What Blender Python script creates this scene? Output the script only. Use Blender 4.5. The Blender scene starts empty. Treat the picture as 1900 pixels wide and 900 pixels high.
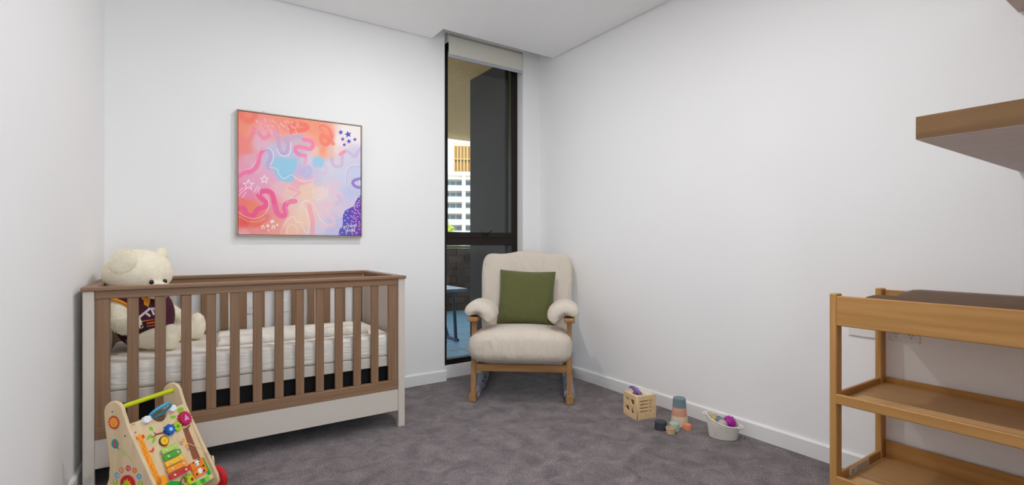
import bpy, bmesh, math, random
import numpy as np
from mathutils import Vector, Matrix, noise

random.seed(7)
rng = np.random.default_rng(7)
SC = bpy.context.scene
COL = SC.collection
PI = math.pi

# ------------------------------------------------------------------ camera
F_PX, YAW, HORIZON, CAM_H = 921.0, math.radians(33.84), 452.0, 1.10
cam_d = bpy.data.cameras.new('camera')
cam_d.sensor_fit = 'HORIZONTAL'
cam_d.sensor_width = 36.0
cam_d.lens = 36.0 * F_PX / 1900.0
cam_d.shift_y = (HORIZON - 450.0) / 1900.0
cam_d.clip_start, cam_d.clip_end = 0.02, 600
cam = bpy.data.objects.new('camera', cam_d)
cam.location = (0, 0, CAM_H)
cam.rotation_euler = (PI / 2, 0, -YAW)
COL.objects.link(cam)
SC.camera = cam

# ------------------------------------------------------------------ world, sun, exposure
SC.view_settings.view_transform = 'Standard'
SC.view_settings.look = 'None'
SC.view_settings.gamma = 1
SC.view_settings.use_curve_mapping = False
SC.view_settings.exposure = -0.10
world = bpy.data.worlds.new('sky')
SC.world = world
world.use_nodes = True
wn = world.node_tree
bg = wn.nodes['Background']
bg.inputs[0].default_value = (0.66, 0.80, 1.0, 1)
bg.inputs[1].default_value = 3.2
sun_d = bpy.data.lights.new('sun', 'SUN')
sun_d.energy = 5.0
sun_d.angle = math.radians(0.6)
sun_d.color = (1.0, 0.93, 0.80)
sun = bpy.data.objects.new('sun', sun_d)
sun.rotation_euler = (math.radians(48), 0, math.radians(-25))
COL.objects.link(sun)
LAMP_W = 17.5        # watts of one ceiling downlight
LAMP_C = (0.985, 0.985, 1.0)

# added fill light, shines in through the added window behind the camera
fill_d = bpy.data.lights.new('entry_fill', 'AREA')
fill_d.shape = 'RECTANGLE'; fill_d.size = 1.25; fill_d.size_y = 2.2
fill_d.energy = 20.0; fill_d.color = (0.965, 0.98, 1.0)
fill_ob = bpy.data.objects.new('entry_fill', fill_d)
fill_ob.location = (0.38, -1.76, 1.25); fill_ob.rotation_euler = (PI / 2, 0, 0)
COL.objects.link(fill_ob)
try:
    SC.cycles.max_bounces = 14; SC.cycles.diffuse_bounces = 10; SC.cycles.transparent_max_bounces = 16
except Exception: pass

# ------------------------------------------------------------------ photo pixel -> point
S_, C_ = math.sin(YAW), math.cos(YAW)
def ray(u, v):
    r = (u - 950) / F_PX
    return Vector((S_ + r * C_, C_ - r * S_, -(v - HORIZON) / F_PX))
def on_y(u, v, y):
    d = ray(u, v); return d * (y / d.y) + Vector((0, 0, CAM_H))
def on_x(u, v, x):
    d = ray(u, v); return d * (x / d.x) + Vector((0, 0, CAM_H))
def on_z(u, v, z):
    d = ray(u, v); return d * ((z - CAM_H) / d.z) + Vector((0, 0, CAM_H))

# ------------------------------------------------------------------ materials
def lin(c):
    c = c / 255.0
    return c / 12.92 if c <= 0.04045 else ((c + 0.055) / 1.055) ** 2.4
def rgb(r, g, b, k=1.0):
    return (min(1, lin(r) * k), min(1, lin(g) * k), min(1, lin(b) * k), 1)
MATS = {}
def mat(name, col, rough=0.6, metal=0.0, spec=0.35, var=0.0, var_scale=6.0, bump=0.0, bump_scale=200.0,
        stretch=None, col2=None, sheen=0.0, coat=0.0, detail=4.0):
    m = bpy.data.materials.new(name); m.use_nodes = True
    nt = m.node_tree; b = nt.nodes['Principled BSDF']
    b.inputs['Base Color'].default_value = col
    b.inputs['Roughness'].default_value = rough
    b.inputs['Metallic'].default_value = metal
    b.inputs['Specular IOR Level'].default_value = spec
    if sheen: b.inputs['Sheen Weight'].default_value = sheen
    if coat: b.inputs['Coat Weight'].default_value = coat
    if var or bump or col2:
        tc = nt.nodes.new('ShaderNodeTexCoord')
        mp = nt.nodes.new('ShaderNodeMapping')
        nt.links.new(tc.outputs['Object'], mp.inputs[0])
        if stretch: mp.inputs['Scale'].default_value = stretch
    if var or col2:
        n = nt.nodes.new('ShaderNodeTexNoise')
        n.inputs['Scale'].default_value = var_scale
        n.inputs['Detail'].default_value = detail
        nt.links.new(mp.outputs[0], n.inputs['Vector'])
        rp = nt.nodes.new('ShaderNodeValToRGB')
        rp.color_ramp.elements[0].position = 0.32
        rp.color_ramp.elements[1].position = 0.68
        c2 = col2 if col2 else tuple(min(1, x * (1 + var)) for x in col[:3]) + (1,)
        c1 = col if col2 else tuple(x * (1 - var) for x in col[:3]) + (1,)
        rp.color_ramp.elements[0].color = c1
        rp.color_ramp.elements[1].color = c2
        nt.links.new(n.outputs['Fac'], rp.inputs[0])
        nt.links.new(rp.outputs[0], b.inputs['Base Color'])
    if bump:
        n2 = nt.nodes.new('ShaderNodeTexNoise')
        n2.inputs['Scale'].default_value = bump_scale
        n2.inputs['Detail'].default_value = 3
        nt.links.new(mp.outputs[0], n2.inputs['Vector'])
        bp = nt.nodes.new('ShaderNodeBump')
        bp.inputs['Strength'].default_value = bump
        bp.inputs['Distance'].default_value = 0.004
        nt.links.new(n2.outputs['Fac'], bp.inputs['Height'])
        nt.links.new(bp.outputs[0], b.inputs['Normal'])
    MATS[name] = m
    return m
def wood(name, c1, c2, axis, scale=9.0, rough=0.45, squeeze=0.05, spec=0.3):
    st = [1.0, 1.0, 1.0]
    st['xyz'.index(axis)] = squeeze
    return mat(name, c1, rough, spec=spec, col2=c2, var_scale=scale * 7, stretch=tuple(st), bump=0.12, bump_scale=scale * 14, detail=6)
def emis(name, col, k):
    m = bpy.data.materials.new(name); m.use_nodes = True
    b = m.node_tree.nodes['Principled BSDF']
    b.inputs['Emission Color'].default_value = col
    b.inputs['Emission Strength'].default_value = k
    b.inputs['Base Color'].default_value = col
    MATS[name] = m
    return m

# ------------------------------------------------------------------ objects
def link(name, data, parent=None, m=None):
    o = bpy.data.objects.new(name, data)
    COL.objects.link(o)
    if parent is not None: o.parent = parent
    if m is not None and data is not None:
        data.materials.clear(); data.materials.append(m)
    return o
def tag(o, label, cat=None, group=None, kind=None):
    if label: o['label'] = label
    if cat: o['category'] = cat
    if group: o['group'] = group
    if kind: o['kind'] = kind
    return o
def thing(name, label, cat, loc=(0, 0, 0), rz=0.0, group=None):
    o = bpy.data.objects.new(name, None)
    o.empty_display_size = 0.05
    COL.objects.link(o)
    o.location = loc; o.rotation_euler = (0, 0, rz)
    return tag(o, label, cat, group)
def structure(o, label=None, cat=None):
    o['kind'] = 'structure'
    if label: o['label'] = label
    if cat: o['category'] = cat
    return o

class MB:
    """collects shapes and builds ONE mesh object"""
    def __init__(self): self.bm = bmesh.new()
    def box(self, x0, x1, y0, y1, z0, z1, bev=0.0, seg=1, mtx=None):
        r = bmesh.ops.create_cube(self.bm, size=1.0)
        M = Matrix.Translation(((x0 + x1) / 2, (y0 + y1) / 2, (z0 + z1) / 2)) @ Matrix.Diagonal((abs(x1 - x0), abs(y1 - y0), abs(z1 - z0), 1))
        vs = r['verts']
        bmesh.ops.transform(self.bm, matrix=M, verts=vs)
        if bev:
            es = list({e for v in vs for e in v.link_edges})
            rr = bmesh.ops.bevel(self.bm, geom=es, offset=bev, segments=seg, affect='EDGES', profile=0.5)
            vs = list({v for f in rr['faces'] for v in f.verts} | {v for v in vs if v.is_valid})
        if mtx is not None: bmesh.ops.transform(self.bm, matrix=mtx, verts=vs)
        return self
    def poly(self, pts, vec):
        """extrude a planar outline along vec"""
        vec = Vector(vec)
        a = [self.bm.verts.new(Vector(p)) for p in pts]
        b = [self.bm.verts.new(Vector(p) + vec) for p in pts]
        n = len(pts)
        self.bm.faces.new(a); self.bm.faces.new(b[::-1])
        for i in range(n):
            self.bm.faces.new((a[i], b[i], b[(i + 1) % n], a[(i + 1) % n]))
        return self
    def tube(self, pts, rad, n=10, cap=True, closed=False, squash=None):
        pts = [Vector(p) for p in pts]; N = len(pts)
        rads = rad if isinstance(rad, (list, tuple)) else [rad] * N
        rings = []
        up = Vector((0, 0, 1)); prev = None
        for i, p in enumerate(pts):
            if closed: t = pts[(i + 1) % N] - pts[i - 1]
            else: t = pts[min(i + 1, N - 1)] - pts[max(i - 1, 0)]
            t.normalize()
            if prev is None:
                s = t.cross(up)
                if s.length < 1e-3: s = t.cross(Vector((1, 0, 0)))
            else:
                s = prev - t * prev.dot(t)
                if s.length < 1e-4: s = t.cross(up)
            s.normalize(); prev = s
            q = s.cross(t)
            k = squash or 1.0
            rings.append([self.bm.verts.new(p + (s * math.cos(2 * PI * j / n) + q * k * math.sin(2 * PI * j / n)) * rads[i]) for j in range(n)])
        m = N if closed else N - 1
        for i in range(m):
            a, b = rings[i], rings[(i + 1) % N]
            for j in range(n):
                self.bm.faces.new((a[j], a[(j + 1) % n], b[(j + 1) % n], b[j]))
        if cap and not closed:
            self.bm.faces.new(rings[0][::-1]); self.bm.faces.new(rings[-1])
        return self
    def lathe(self, prof, n=32, c=(0, 0, 0), sx=1.0, sy=1.0, mtx=None):
        """prof: (radius, z) list; radius 0 closes"""
        vs = []; rings = []
        for r, z in prof:
            if r < 1e-6: ring = [self.bm.verts.new((c[0], c[1], c[2] + z))]
            else: ring = [self.bm.verts.new((c[0] + r * sx * math.cos(2 * PI * j / n), c[1] + r * sy * math.sin(2 * PI * j / n), c[2] + z)) for j in range(n)]
            rings.append(ring); vs += ring
        for a, b in zip(rings, rings[1:]):
            for j in range(n):
                if len(a) == 1 and len(b) == 1: continue
                if len(a) == 1: self.bm.faces.new((a[0], b[j], b[(j + 1) % n]))
                elif len(b) == 1: self.bm.faces.new((a[j], b[0], a[(j + 1) % n]))
                else: self.bm.faces.new((a[j], b[j], b[(j + 1) % n], a[(j + 1) % n]))
        if mtx is not None: bmesh.ops.transform(self.bm, matrix=mtx, verts=vs)
        return self
    def ellipsoid(self, c, r, n=20, mtx=None):
        res = bmesh.ops.create_uvsphere(self.bm, u_segments=n, v_segments=max(6, n // 2), radius=1.0)
        M = Matrix.Translation(c) @ (mtx if mtx is not None else Matrix()) @ Matrix.Diagonal((r[0], r[1], r[2], 1))
        bmesh.ops.transform(self.bm, matrix=M, verts=res['verts'])
        return self
    def mesh(self, name, smooth=False, angle=None):
        bmesh.ops.recalc_face_normals(self.bm, faces=self.bm.faces)
        me = bpy.data.meshes.new(name)
        if angle is not None:
            for e in self.bm.edges:
                if len(e.link_faces) == 2: e.smooth = e.calc_face_angle(0) < angle
        for f in self.bm.faces: f.smooth = smooth or angle is not None
        self.bm.to_mesh(me); self.bm.free()
        return me
    def build(self, name, m, parent=None, smooth=False, angle=None, loc=None):
        o = link(name, self.mesh(name, smooth, angle), parent, m)
        if loc is not None: o.location = loc
        return o
def box(name, m, parent, x0, x1, y0, y1, z0, z1, bev=0.002, seg=1):
    return MB().box(x0, x1, y0, y1, z0, z1, bev, seg).build(name, m, parent)
def repeat(o, loc, parent=None):
    c = o.copy(); COL.objects.link(c); c.location = loc
    if parent is not None: c.parent = parent
    return c

def super_mesh(name, w, d, h, e1=0.45, e2=0.45, nu=48, nv=28, wob=0.0, wob_s=6.0, seed=0, fn=None):
    """soft superellipsoid centred at the origin, with gentle lumps"""
    bm = bmesh.new()
    def sp(x, e): return math.copysign(abs(x) ** e, x)
    rings = []
    for i in range(nv + 1):
        ph = -PI / 2 + PI * i / nv
        ring = []
        cnt = 1 if i in (0, nv) else nu
        for j in range(cnt):
            th = 2 * PI * j / nu
            p = Vector((w / 2 * sp(math.cos(ph), e1) * sp(math.cos(th), e2), d / 2 * sp(math.cos(ph), e1) * sp(math.sin(th), e2), h / 2 * sp(math.sin(ph), e1)))
            if wob:
                k = noise.noise((p + Vector((seed * 3.1, seed, 0))) * wob_s)
                p += p.normalized() * wob * k
            if fn: p = fn(p)
            ring.append(bm.verts.new(p))
        rings.append(ring)
    for a, b in zip(rings, rings[1:]):
        for j in range(nu):
            k = (j + 1) % nu
            if len(a) == 1: bm.faces.new((a[0], b[k], b[j]))
            elif len(b) == 1: bm.faces.new((a[j], a[k], b[0]))
            else: bm.faces.new((a[j], a[k], b[k], b[j]))
    bmesh.ops.recalc_face_normals(bm, faces=bm.faces)
    me = bpy.data.meshes.new(name)
    for f in bm.faces: f.smooth = True
    bm.to_mesh(me); bm.free()
    return me

def plate2d(name, outlines, thick, m, parent=None, mtx=None, bevel=0.0):
    """flat plate in local XY with real holes (first outline is the rim), extruded by thick about z = 0"""
    cu = bpy.data.curves.new(name, 'CURVE')
    cu.dimensions = '2D'; cu.fill_mode = 'BOTH'; cu.extrude = max(thick / 2 - bevel, 1e-4)
    cu.bevel_depth = bevel; cu.bevel_resolution = 1
    for ol in outlines:
        sp = cu.splines.new('POLY'); sp.points.add(len(ol) - 1); sp.use_cyclic_u = True
        for p, q in zip(sp.points, ol): p.co = (q[0], q[1], 0, 1)
    tmp = bpy.data.objects.new(name, cu); COL.objects.link(tmp)
    dg = bpy.context.evaluated_depsgraph_get()
    me = bpy.data.meshes.new_from_object(tmp.evaluated_get(dg))
    bpy.data.objects.remove(tmp); bpy.data.curves.remove(cu)
    if mtx is not None: me.transform(mtx)
    me.name = name
    return link(name, me, parent, m)
def text_mesh(name, body, size, m, parent=None, mtx=None, thick=0.0004, align='CENTER', shear=0.0, spacing=1.0):
    cu = bpy.data.curves.new(name, 'FONT')
    cu.body = body; cu.size = size; cu.extrude = thick; cu.align_x = align; cu.align_y = 'CENTER'
    cu.shear = shear; cu.space_line = spacing
    tmp = bpy.data.objects.new(name, cu); COL.objects.link(tmp)
    dg = bpy.context.evaluated_depsgraph_get()
    me = bpy.data.meshes.new_from_object(tmp.evaluated_get(dg))
    bpy.data.objects.remove(tmp); bpy.data.curves.remove(cu)
    if mtx is not None: me.transform(mtx)
    return link(name, me, parent, m)
def circle(cx, cy, r, n=28, ry=None, a0=0.0):
    ry = r if ry is None else ry
    return [(cx + r * math.cos(a0 + 2 * PI * k / n), cy + ry * math.sin(a0 + 2 * PI * k / n)) for k in range(n)]
def star(cx, cy, r, k=0.42, n=5, rot=PI / 2):
    return [(cx + (r if i % 2 == 0 else r * k) * math.cos(rot + PI * i / n), cy + (r if i % 2 == 0 else r * k) * math.sin(rot + PI * i / n)) for i in range(2 * n)]
def catmull(pts, n=8, closed=False):
    P = [Vector(p) for p in pts]; out = []; N = len(P)
    for i in range(N if closed else N - 1):
        if closed: a, b, c, d = P[i - 1], P[i], P[(i + 1) % N], P[(i + 2) % N]
        else: a, b, c, d = P[max(i - 1, 0)], P[i], P[i + 1], P[min(i + 2, N - 1)]
        for k in range(n):
            t = k / n
            out.append(0.5 * ((2 * b) + (c - a) * t + (2 * a - 5 * b + 4 * c - d) * t * t + (3 * b - a - 3 * c + d) * t ** 3))
    if not closed: out.append(P[-1])
    return out
# ------------------------------------------------------------------ materials of the room
m_wall = mat('wall_paint', (0.90, 0.90, 0.895, 1), 0.75, spec=0.2, bump=0.03, bump_scale=120)
m_ceil = mat('ceiling_paint', (0.93, 0.93, 0.925, 1), 0.85, spec=0.15)
m_trim = mat('trim_paint', (0.84, 0.84, 0.83, 1), 0.4, spec=0.35)
m_frame = mat('bronze_aluminium', rgb(26, 17, 11), 0.45, metal=0.2, spec=0.4)
m_white = mat('white_plastic', rgb(232, 232, 228), 0.35)
m_black = mat('black_plastic', rgb(18, 18, 18), 0.4)
m_dark = mat('dark_slot', rgb(35, 33, 32), 0.7)

def carpet_material():
    m = bpy.data.materials.new('plush_carpet'); m.use_nodes = True
    nt = m.node_tree; b = nt.nodes['Principled BSDF']; N = nt.nodes; L = nt.links
    b.inputs['Roughness'].default_value = 0.95
    b.inputs['Specular IOR Level'].default_value = 0.1
    b.inputs['Sheen Weight'].default_value = 0.25
    b.inputs['Sheen Roughness'].default_value = 0.5
    tc = N.new('ShaderNodeTexCoord')
    big = N.new('ShaderNodeTexNoise'); big.inputs['Scale'].default_value = 8.5; big.inputs['Detail'].default_value = 9; big.inputs['Roughness'].default_value = 0.68; big.inputs['Distortion'].default_value = 0.6
    fine = N.new('ShaderNodeTexNoise'); fine.inputs['Scale'].default_value = 150; fine.inputs['Detail'].default_value = 3
    for n in (big, fine): L.new(tc.outputs['Object'], n.inputs['Vector'])
    r1 = N.new('ShaderNodeValToRGB')
    r1.color_ramp.elements[0].position = 0.36; r1.color_ramp.elements[1].position = 0.64
    r1.color_ramp.elements[0].color = rgb(96, 86, 88); r1.color_ramp.elements[1].color = rgb(138, 127, 128)
    L.new(big.outputs['Fac'], r1.inputs[0])
    r2 = N.new('ShaderNodeValToRGB')
    r2.color_ramp.elements[0].position = 0.3; r2.color_ramp.elements[1].position = 0.72
    r2.color_ramp.elements[0].color = (0.30, 0.30, 0.30, 1); r2.color_ramp.elements[1].color = (1.5, 1.5, 1.5, 1)
    L.new(fine.outputs['Fac'], r2.inputs[0])
    mx = N.new('ShaderNodeMix'); mx.data_type = 'RGBA'; mx.blend_type = 'MULTIPLY'; mx.inputs['Factor'].default_value = 1
    L.new(r1.outputs[0], mx.inputs['A']); L.new(r2.outputs[0], mx.inputs['B'])
    L.new(mx.outputs['Result'], b.inputs['Base Color'])
    bp = N.new('ShaderNodeBump'); bp.inputs['Strength'].default_value = 0.8; bp.inputs['Distance'].default_value = 0.006
    ad = N.new('ShaderNodeMath'); ad.operation = 'ADD'
    L.new(fine.outputs['Fac'], ad.inputs[0]); L.new(big.outputs['Fac'], ad.inputs[1])
    L.new(ad.outputs[0], bp.inputs['Height']); L.new(bp.outputs[0], b.inputs['Normal'])
    return m
m_carpet = carpet_material()
def glass_material(name, tint, gl=0.06):
    m = bpy.data.materials.new(name); m.use_nodes = True
    nt = m.node_tree; N = nt.nodes; N.remove(N['Principled BSDF']); out = N['Material Output']
    tr = N.new('ShaderNodeBsdfTransparent'); tr.inputs[0].default_value = tint
    gs = N.new('ShaderNodeBsdfGlossy'); gs.inputs['Roughness'].default_value = 0.02
    fr = N.new('ShaderNodeFresnel'); fr.inputs[0].default_value = 1.35
    mx = N.new('ShaderNodeMixShader')
    nt.links.new(fr.outputs[0], mx.inputs[0]); nt.links.new(tr.outputs[0], mx.inputs[1]); nt.links.new(gs.outputs[0], mx.inputs[2])
    nt.links.new(mx.outputs[0], out.inputs[0])
    return m
m_glass = glass_material('window_glass', (0.93, 0.95, 0.94, 1))

# ------------------------------------------------------------------ room shell (metres; x along the picture wall, y towards it)
YB, XR, ZC = 3.607, 2.711, 2.715
WX0, WX1 = 1.768, 2.534                     # window opening
SLX, SLY = 1.65, 3.39                       # blind slot in the ceiling
structure(MB().box(-0.9, 2.9, -1.7, 3.76, -0.12, 0.0).build('floor', m_carpet))
w = MB()
w.box(-0.6, WX0, YB, YB + 0.16, 0, 3.05)
w.box(WX1, XR + 0.12, YB, YB + 0.16, 0, 3.05)
w.box(WX0, WX1, YB + 0.055, YB + 0.16, 0, 0.10)
w.box(WX0, WX1, YB, YB + 0.16, 2.80, 3.05)
structure(w.build('wall_back', m_wall))
structure(MB().box(XR, XR + 0.12, -0.1, YB + 0.16, 0, 3.05).build('wall_right', m_wall))
# left wall stands a little out of square
LW = lambda y: -0.350 - (3.607 - y) * 0.045
structure(MB().poly([(LW(3.76), 3.76, 0), (LW(-1.7), -1.7, 0), (LW(-1.7) - 0.12, -1.7, 0), (LW(3.76) - 0.12, 3.76, 0)], (0, 0, 3.05)).build('wall_left', m_wall))
w = MB()
w.box(1.25, XR + 0.12, -0.08, 0.03, 0, 3.05)
w.box(1.25, 1.36, -1.6, -0.08, 0, 3.05)
w.box(-0.8, -0.26, -1.7, -1.6, 0, 3.05); w.box(1.02, 1.36, -1.7, -1.6, 0, 3.05)
w.box(-0.26, 1.02, -1.7, -1.6, 0, 0.12); w.box(-0.26, 1.02, -1.7, -1.6, 2.38, 3.05)
structure(w.build('wall_rear', m_wall))
GAP = 0.010                                  # shadow gap round the set ceiling
c = MB()
c.poly([(LW(-1.6) + 0.0, -1.6, ZC), (XR - GAP, -1.6, ZC), (XR - GAP, SLY, ZC), (SLX, SLY, ZC), (SLX, YB - GAP, ZC), (LW(YB), YB - GAP, ZC)], (0, 0, 0.07))
c.box(-0.9, XR + 0.12, -1.7, YB + 0.16, 3.05, 3.15)
structure(c.build('ceiling', m_ceil))
def baseboard(name, pts_a, pts_b, th, nrm):
    a, b, n = Vector(pts_a), Vector(pts_b), Vector(nrm) * th
    prof = [(0, 0), (1, 0), (1, 0.078), (0.55, 0.086), (0, 0.087)]
    return structure(MB().poly([a + n * p[0] + Vector((0, 0, p[1])) for p in prof], b - a).build(name, m_trim))
baseboard('baseboard_back', (LW(YB), YB, 0), (WX0 + 0.012, YB, 0), 0.013, (0, -1, 0))
baseboard('baseboard_right', (XR, 0.03, 0), (XR, YB, 0), 0.013, (-1, 0, 0))
baseboard('baseboard_left', (LW(-1.6), -1.6, 0), (LW(YB), YB, 0), 0.013, (1, 0, 0))
baseboard('baseboard_corner', (WX1, YB, 0), (XR, YB, 0), 0.013, (0, -1, 0))

# ------------------------------------------------------------------ window
FY0, FY1 = YB + 0.083, YB + 0.15
win = structure(thing('window_1', None, None))
def member(name, x0, x1, z0, z1, y0=FY0, y1=FY1): return box(name, m_frame, win, x0, x1, y0, y1, z0, z1, 0.003)
member('jamb', WX0, WX0 + 0.06, 0.10, 2.80)
member('jamb', WX1 - 0.062, WX1, 0.10, 2.80)
member('sill_bar', WX0 + 0.06, WX1 - 0.062, 0.10, 0.146)
member('transom', WX0 + 0.06, WX1 - 0.062, 1.085, 1.150)
member('head_bar', WX0 + 0.06, WX1 - 0.062, 2.74, 2.80)
sash = MB()
for a in ((WX0 + 0.06, WX0 + 0.068, 1.150, 2.74), (WX1 - 0.070, WX1 - 0.062, 1.150, 2.74), (WX0 + 0.068, WX1 - 0.070, 1.150, 1.196), (WX0 + 0.068, WX1 - 0.070, 2.70, 2.74)):
    sash.box(a[0], a[1], FY0 - 0.004, FY1 - 0.02, a[2], a[3])
sash = sash.build('sash', m_frame, win)
hx = 2.20
h = MB(); h.box(hx - 0.03, hx + 0.03, FY0 - 0.016, FY0 - 0.004, 1.166, 1.184, 0.003)
h.tube([(hx, FY0 - 0.012, 1.178), (hx + 0.012, FY0 - 0.04, 1.195), (hx + 0.035, FY0 - 0.05, 1.215)], 0.006, 8)
h.build('handle', m_black, sash)
for nm, z0, z1 in (('pane', 0.146, 1.085), ('pane', 1.196, 2.70)):
    box(nm, m_glass, win, WX0 + 0.06, WX1 - 0.062, FY1 - 0.045, FY1 - 0.039, z0, z1, 0)
# gasket line
m_gask = mat('gasket', rgb(120, 112, 60), 0.6)
box('gasket', m_gask, win, WX1 - 0.073, WX1 - 0.070, FY1 - 0.052, FY1 - 0.046, 1.196, 2.70, 0)

# glazed window added behind the camera to let the fill light in
w2 = structure(thing('added_window', None, None))
for a in ((-0.26, -0.21, 0.12, 2.38), (0.97, 1.02, 0.12, 2.38), (-0.21, 0.97, 0.12, 0.17), (-0.21, 0.97, 2.33, 2.38), (0.36, 0.40, 0.17, 2.33)):
    box('frame_bar', m_frame, w2, a[0], a[1], -1.69, -1.63, a[2], a[3], 0.002)
for a in ((-0.21, 0.36), (0.40, 0.97)): box('pane', m_glass, w2, a[0], a[1], -1.663, -1.657, 0.17, 2.33, 0)
structure(MB().box(-3, 4, -6.5, -1.72, 2.62, 2.90).build('sun_block_slab', m_ceil))  # unseen slab added to keep the sun out of the added window

# roller blind
m_blind = mat('blind_fabric', rgb(228, 224, 210), 0.8, bump=0.06, bump_scale=400)
m_alum = mat('anodised_aluminium', rgb(190, 196, 205), 0.35, metal=0.4)
bl = thing('roller_blind', 'cream roller blind rolled up at the window head', 'blind', (WX0 + 0.03, YB + 0.03, 2.60))
BW = WX1 - WX0 - 0.035
MB().box(0.004, BW - 0.004, -0.036, -0.033, 0.028, 0.175).build('fabric', m_blind, bl)
MB().tube([(0.004, -0.004, 0.165), (BW - 0.004, -0.004, 0.165)], 0.031, 20).build('roll', m_blind, bl, angle=0.6)
MB().box(0, BW, -0.042, -0.027, 0.004, 0.029, 0.004, 2).build('bottom_bar', m_alum, bl)
for xx in (-0.004, BW):
    MB().box(xx, xx + 0.004, -0.040, 0.035, 0.125, 0.2, 0.001).build('bracket', m_white, bl)
MB().tube(catmull([(-0.012, -0.004, 0.19), (-0.020, -0.01, 0.16), (-0.014, -0.02, 0.135), (-0.012, -0.004, 0.115)], 6), 0.003, 6).build('control_chain', m_white, bl, smooth=True)

# ------------------------------------------------------------------ downlights
m_lens = emis('led_lens', (1, 0.97, 0.93, 1), 6.0)
def downlight(x, y, label, watts):
    t = thing('downlight', label, 'light', (x, y, ZC), group='recessed ceiling downlights')
    MB().lathe([(0.052, 0.0), (0.052, -0.004), (0.046, -0.007), (0.040, -0.004), (0.040, 0.0)], 32).build('trim_ring', m_white, t, angle=0.6)
    MB().lathe([(0.040, -0.001), (0.0, -0.0015)], 24).build('lens', m_lens, t)
    ld = bpy.data.lights.new('downlight_lamp', 'AREA'); ld.shape = 'DISK'; ld.size = 0.10
    ld.energy = watts; ld.color = LAMP_C
    lo = bpy.data.objects.new('lamp', ld); COL.objects.link(lo); lo.parent = t; lo.location = (0, 0, -0.012)
downlight(1.15, 2.45, 'round white recessed downlight in the ceiling over the crib side', LAMP_W * 0.80)
downlight(1.15, 1.10, 'round white recessed downlight in the ceiling near the change table', LAMP_W * 1.30)
downlight(0.40, -0.75, 'round white recessed downlight added in the entry ceiling for fill', LAMP_W * 0.7)  # lamp added out of view to raise the ambient light

# ------------------------------------------------------------------ outside: balcony
m_conc = mat('textured_soffit', rgb(252, 200, 136), 0.9, var=0.12, var_scale=60, bump=0.6, bump_scale=160)
m_char = mat('charcoal_render', rgb(68, 63, 58), 0.9, var=0.12, var_scale=40, bump=0.5, bump_scale=220)
m_tile = mat('deck_tile', rgb(128, 168, 190), 0.45, var=0.10, var_scale=8)
m_grout = mat('deck_grout', rgb(60, 75, 85), 0.9)
m_brick = [mat('brown_brick_%d' % i, c, 0.85, var=0.15, var_scale=30) for i, c in enumerate((rgb(104, 84, 72), rgb(112, 92, 80), rgb(94, 76, 66)))]
m_mort = mat('mortar', rgb(128, 118, 106), 0.9)
sof = tag(MB().box(-4, 8, 3.77, 7.09, 2.76, 3.10).build('balcony_soffit', m_conc), None, kind='structure')
tag(MB().box(2.45, 2.80, 3.77, 4.42, 0, 2.76, 0.004).build('balcony_pillar', m_char), None, kind='structure')
structure(MB().box(-4, 1.768, 3.767, 3.80, -0.1, 3.1).box(2.80, 8, 3.767, 3.80, -0.1, 3.1).build('wall_outside', m_char))
deck = structure(MB().box(-0.5, 8, 3.77, 7.6, -0.2, -0.012).build('balcony_floor', m_grout))
td = MB().box(0, 0.394, 0, 0.394, -0.014, 0, 0.003).mesh('tile')
for i in range(9):
    for j in range(9):
        o = link('tile', td, deck, m_tile); o.location = (1.25 + i * 0.4, 3.79 + j * 0.4, 0)
par = structure(MB().box(0.5, 8, 7.30, 7.48, -0.01, 1.02).build('parapet', m_mort))
bd = MB().box(0, 0.288, 0, 0.05, 0, 0.103, 0.004).mesh('brick')
for j in range(9):
    for i in range(13):
        o = link('brick', bd if (i + j) % 3 else bd.copy(), par, None)
        if not o.data.materials: o.data.materials.append(m_brick[0])
        o.location = (2.0 + i * 0.298 + (0.149 if j % 2 else 0), 7.283 + rng.uniform(0, 0.004), 0.003 + j * 0.113)
        o.material_slots[0].link = 'OBJECT'; o.material_slots[0].material = m_brick[(i * 7 + j * 5) % 3]
MB().box(0.5, 8, 7.26, 7.50, 1.025, 1.065, 0.004).build('coping', m_mort, par)

# outdoor table
m_tmet = mat('grey_powder_coat', rgb(92, 102, 112), 0.45, metal=0.3)
m_ttop = mat('pale_table_top', rgb(150, 172, 190), 0.35)
ot = thing('outdoor_table', 'low grey metal table with splayed legs on the balcony tiles', 'table', (2.30, 5.12, 0))
MB().box(-0.33, 0.33, -0.33, 0.33, 0.575, 0.61, 0.014, 3).build('table_top', m_ttop, ot, angle=0.7)
for sx in (-1, 1):
    for sy in (-1, 1):
        MB().tube([(sx * 0.20, sy * 0.24, 0.575), (sx * 0.30, sy * 0.10, 0.022)], 0.019, 10).build('leg', m_tmet, ot, angle=0.7)
    MB().tube([(sx * 0.30, -0.15, 0.018), (sx * 0.30, 0.15, 0.018)], 0.016, 10).build('foot_bar', m_tmet, ot, angle=0.7)

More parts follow.
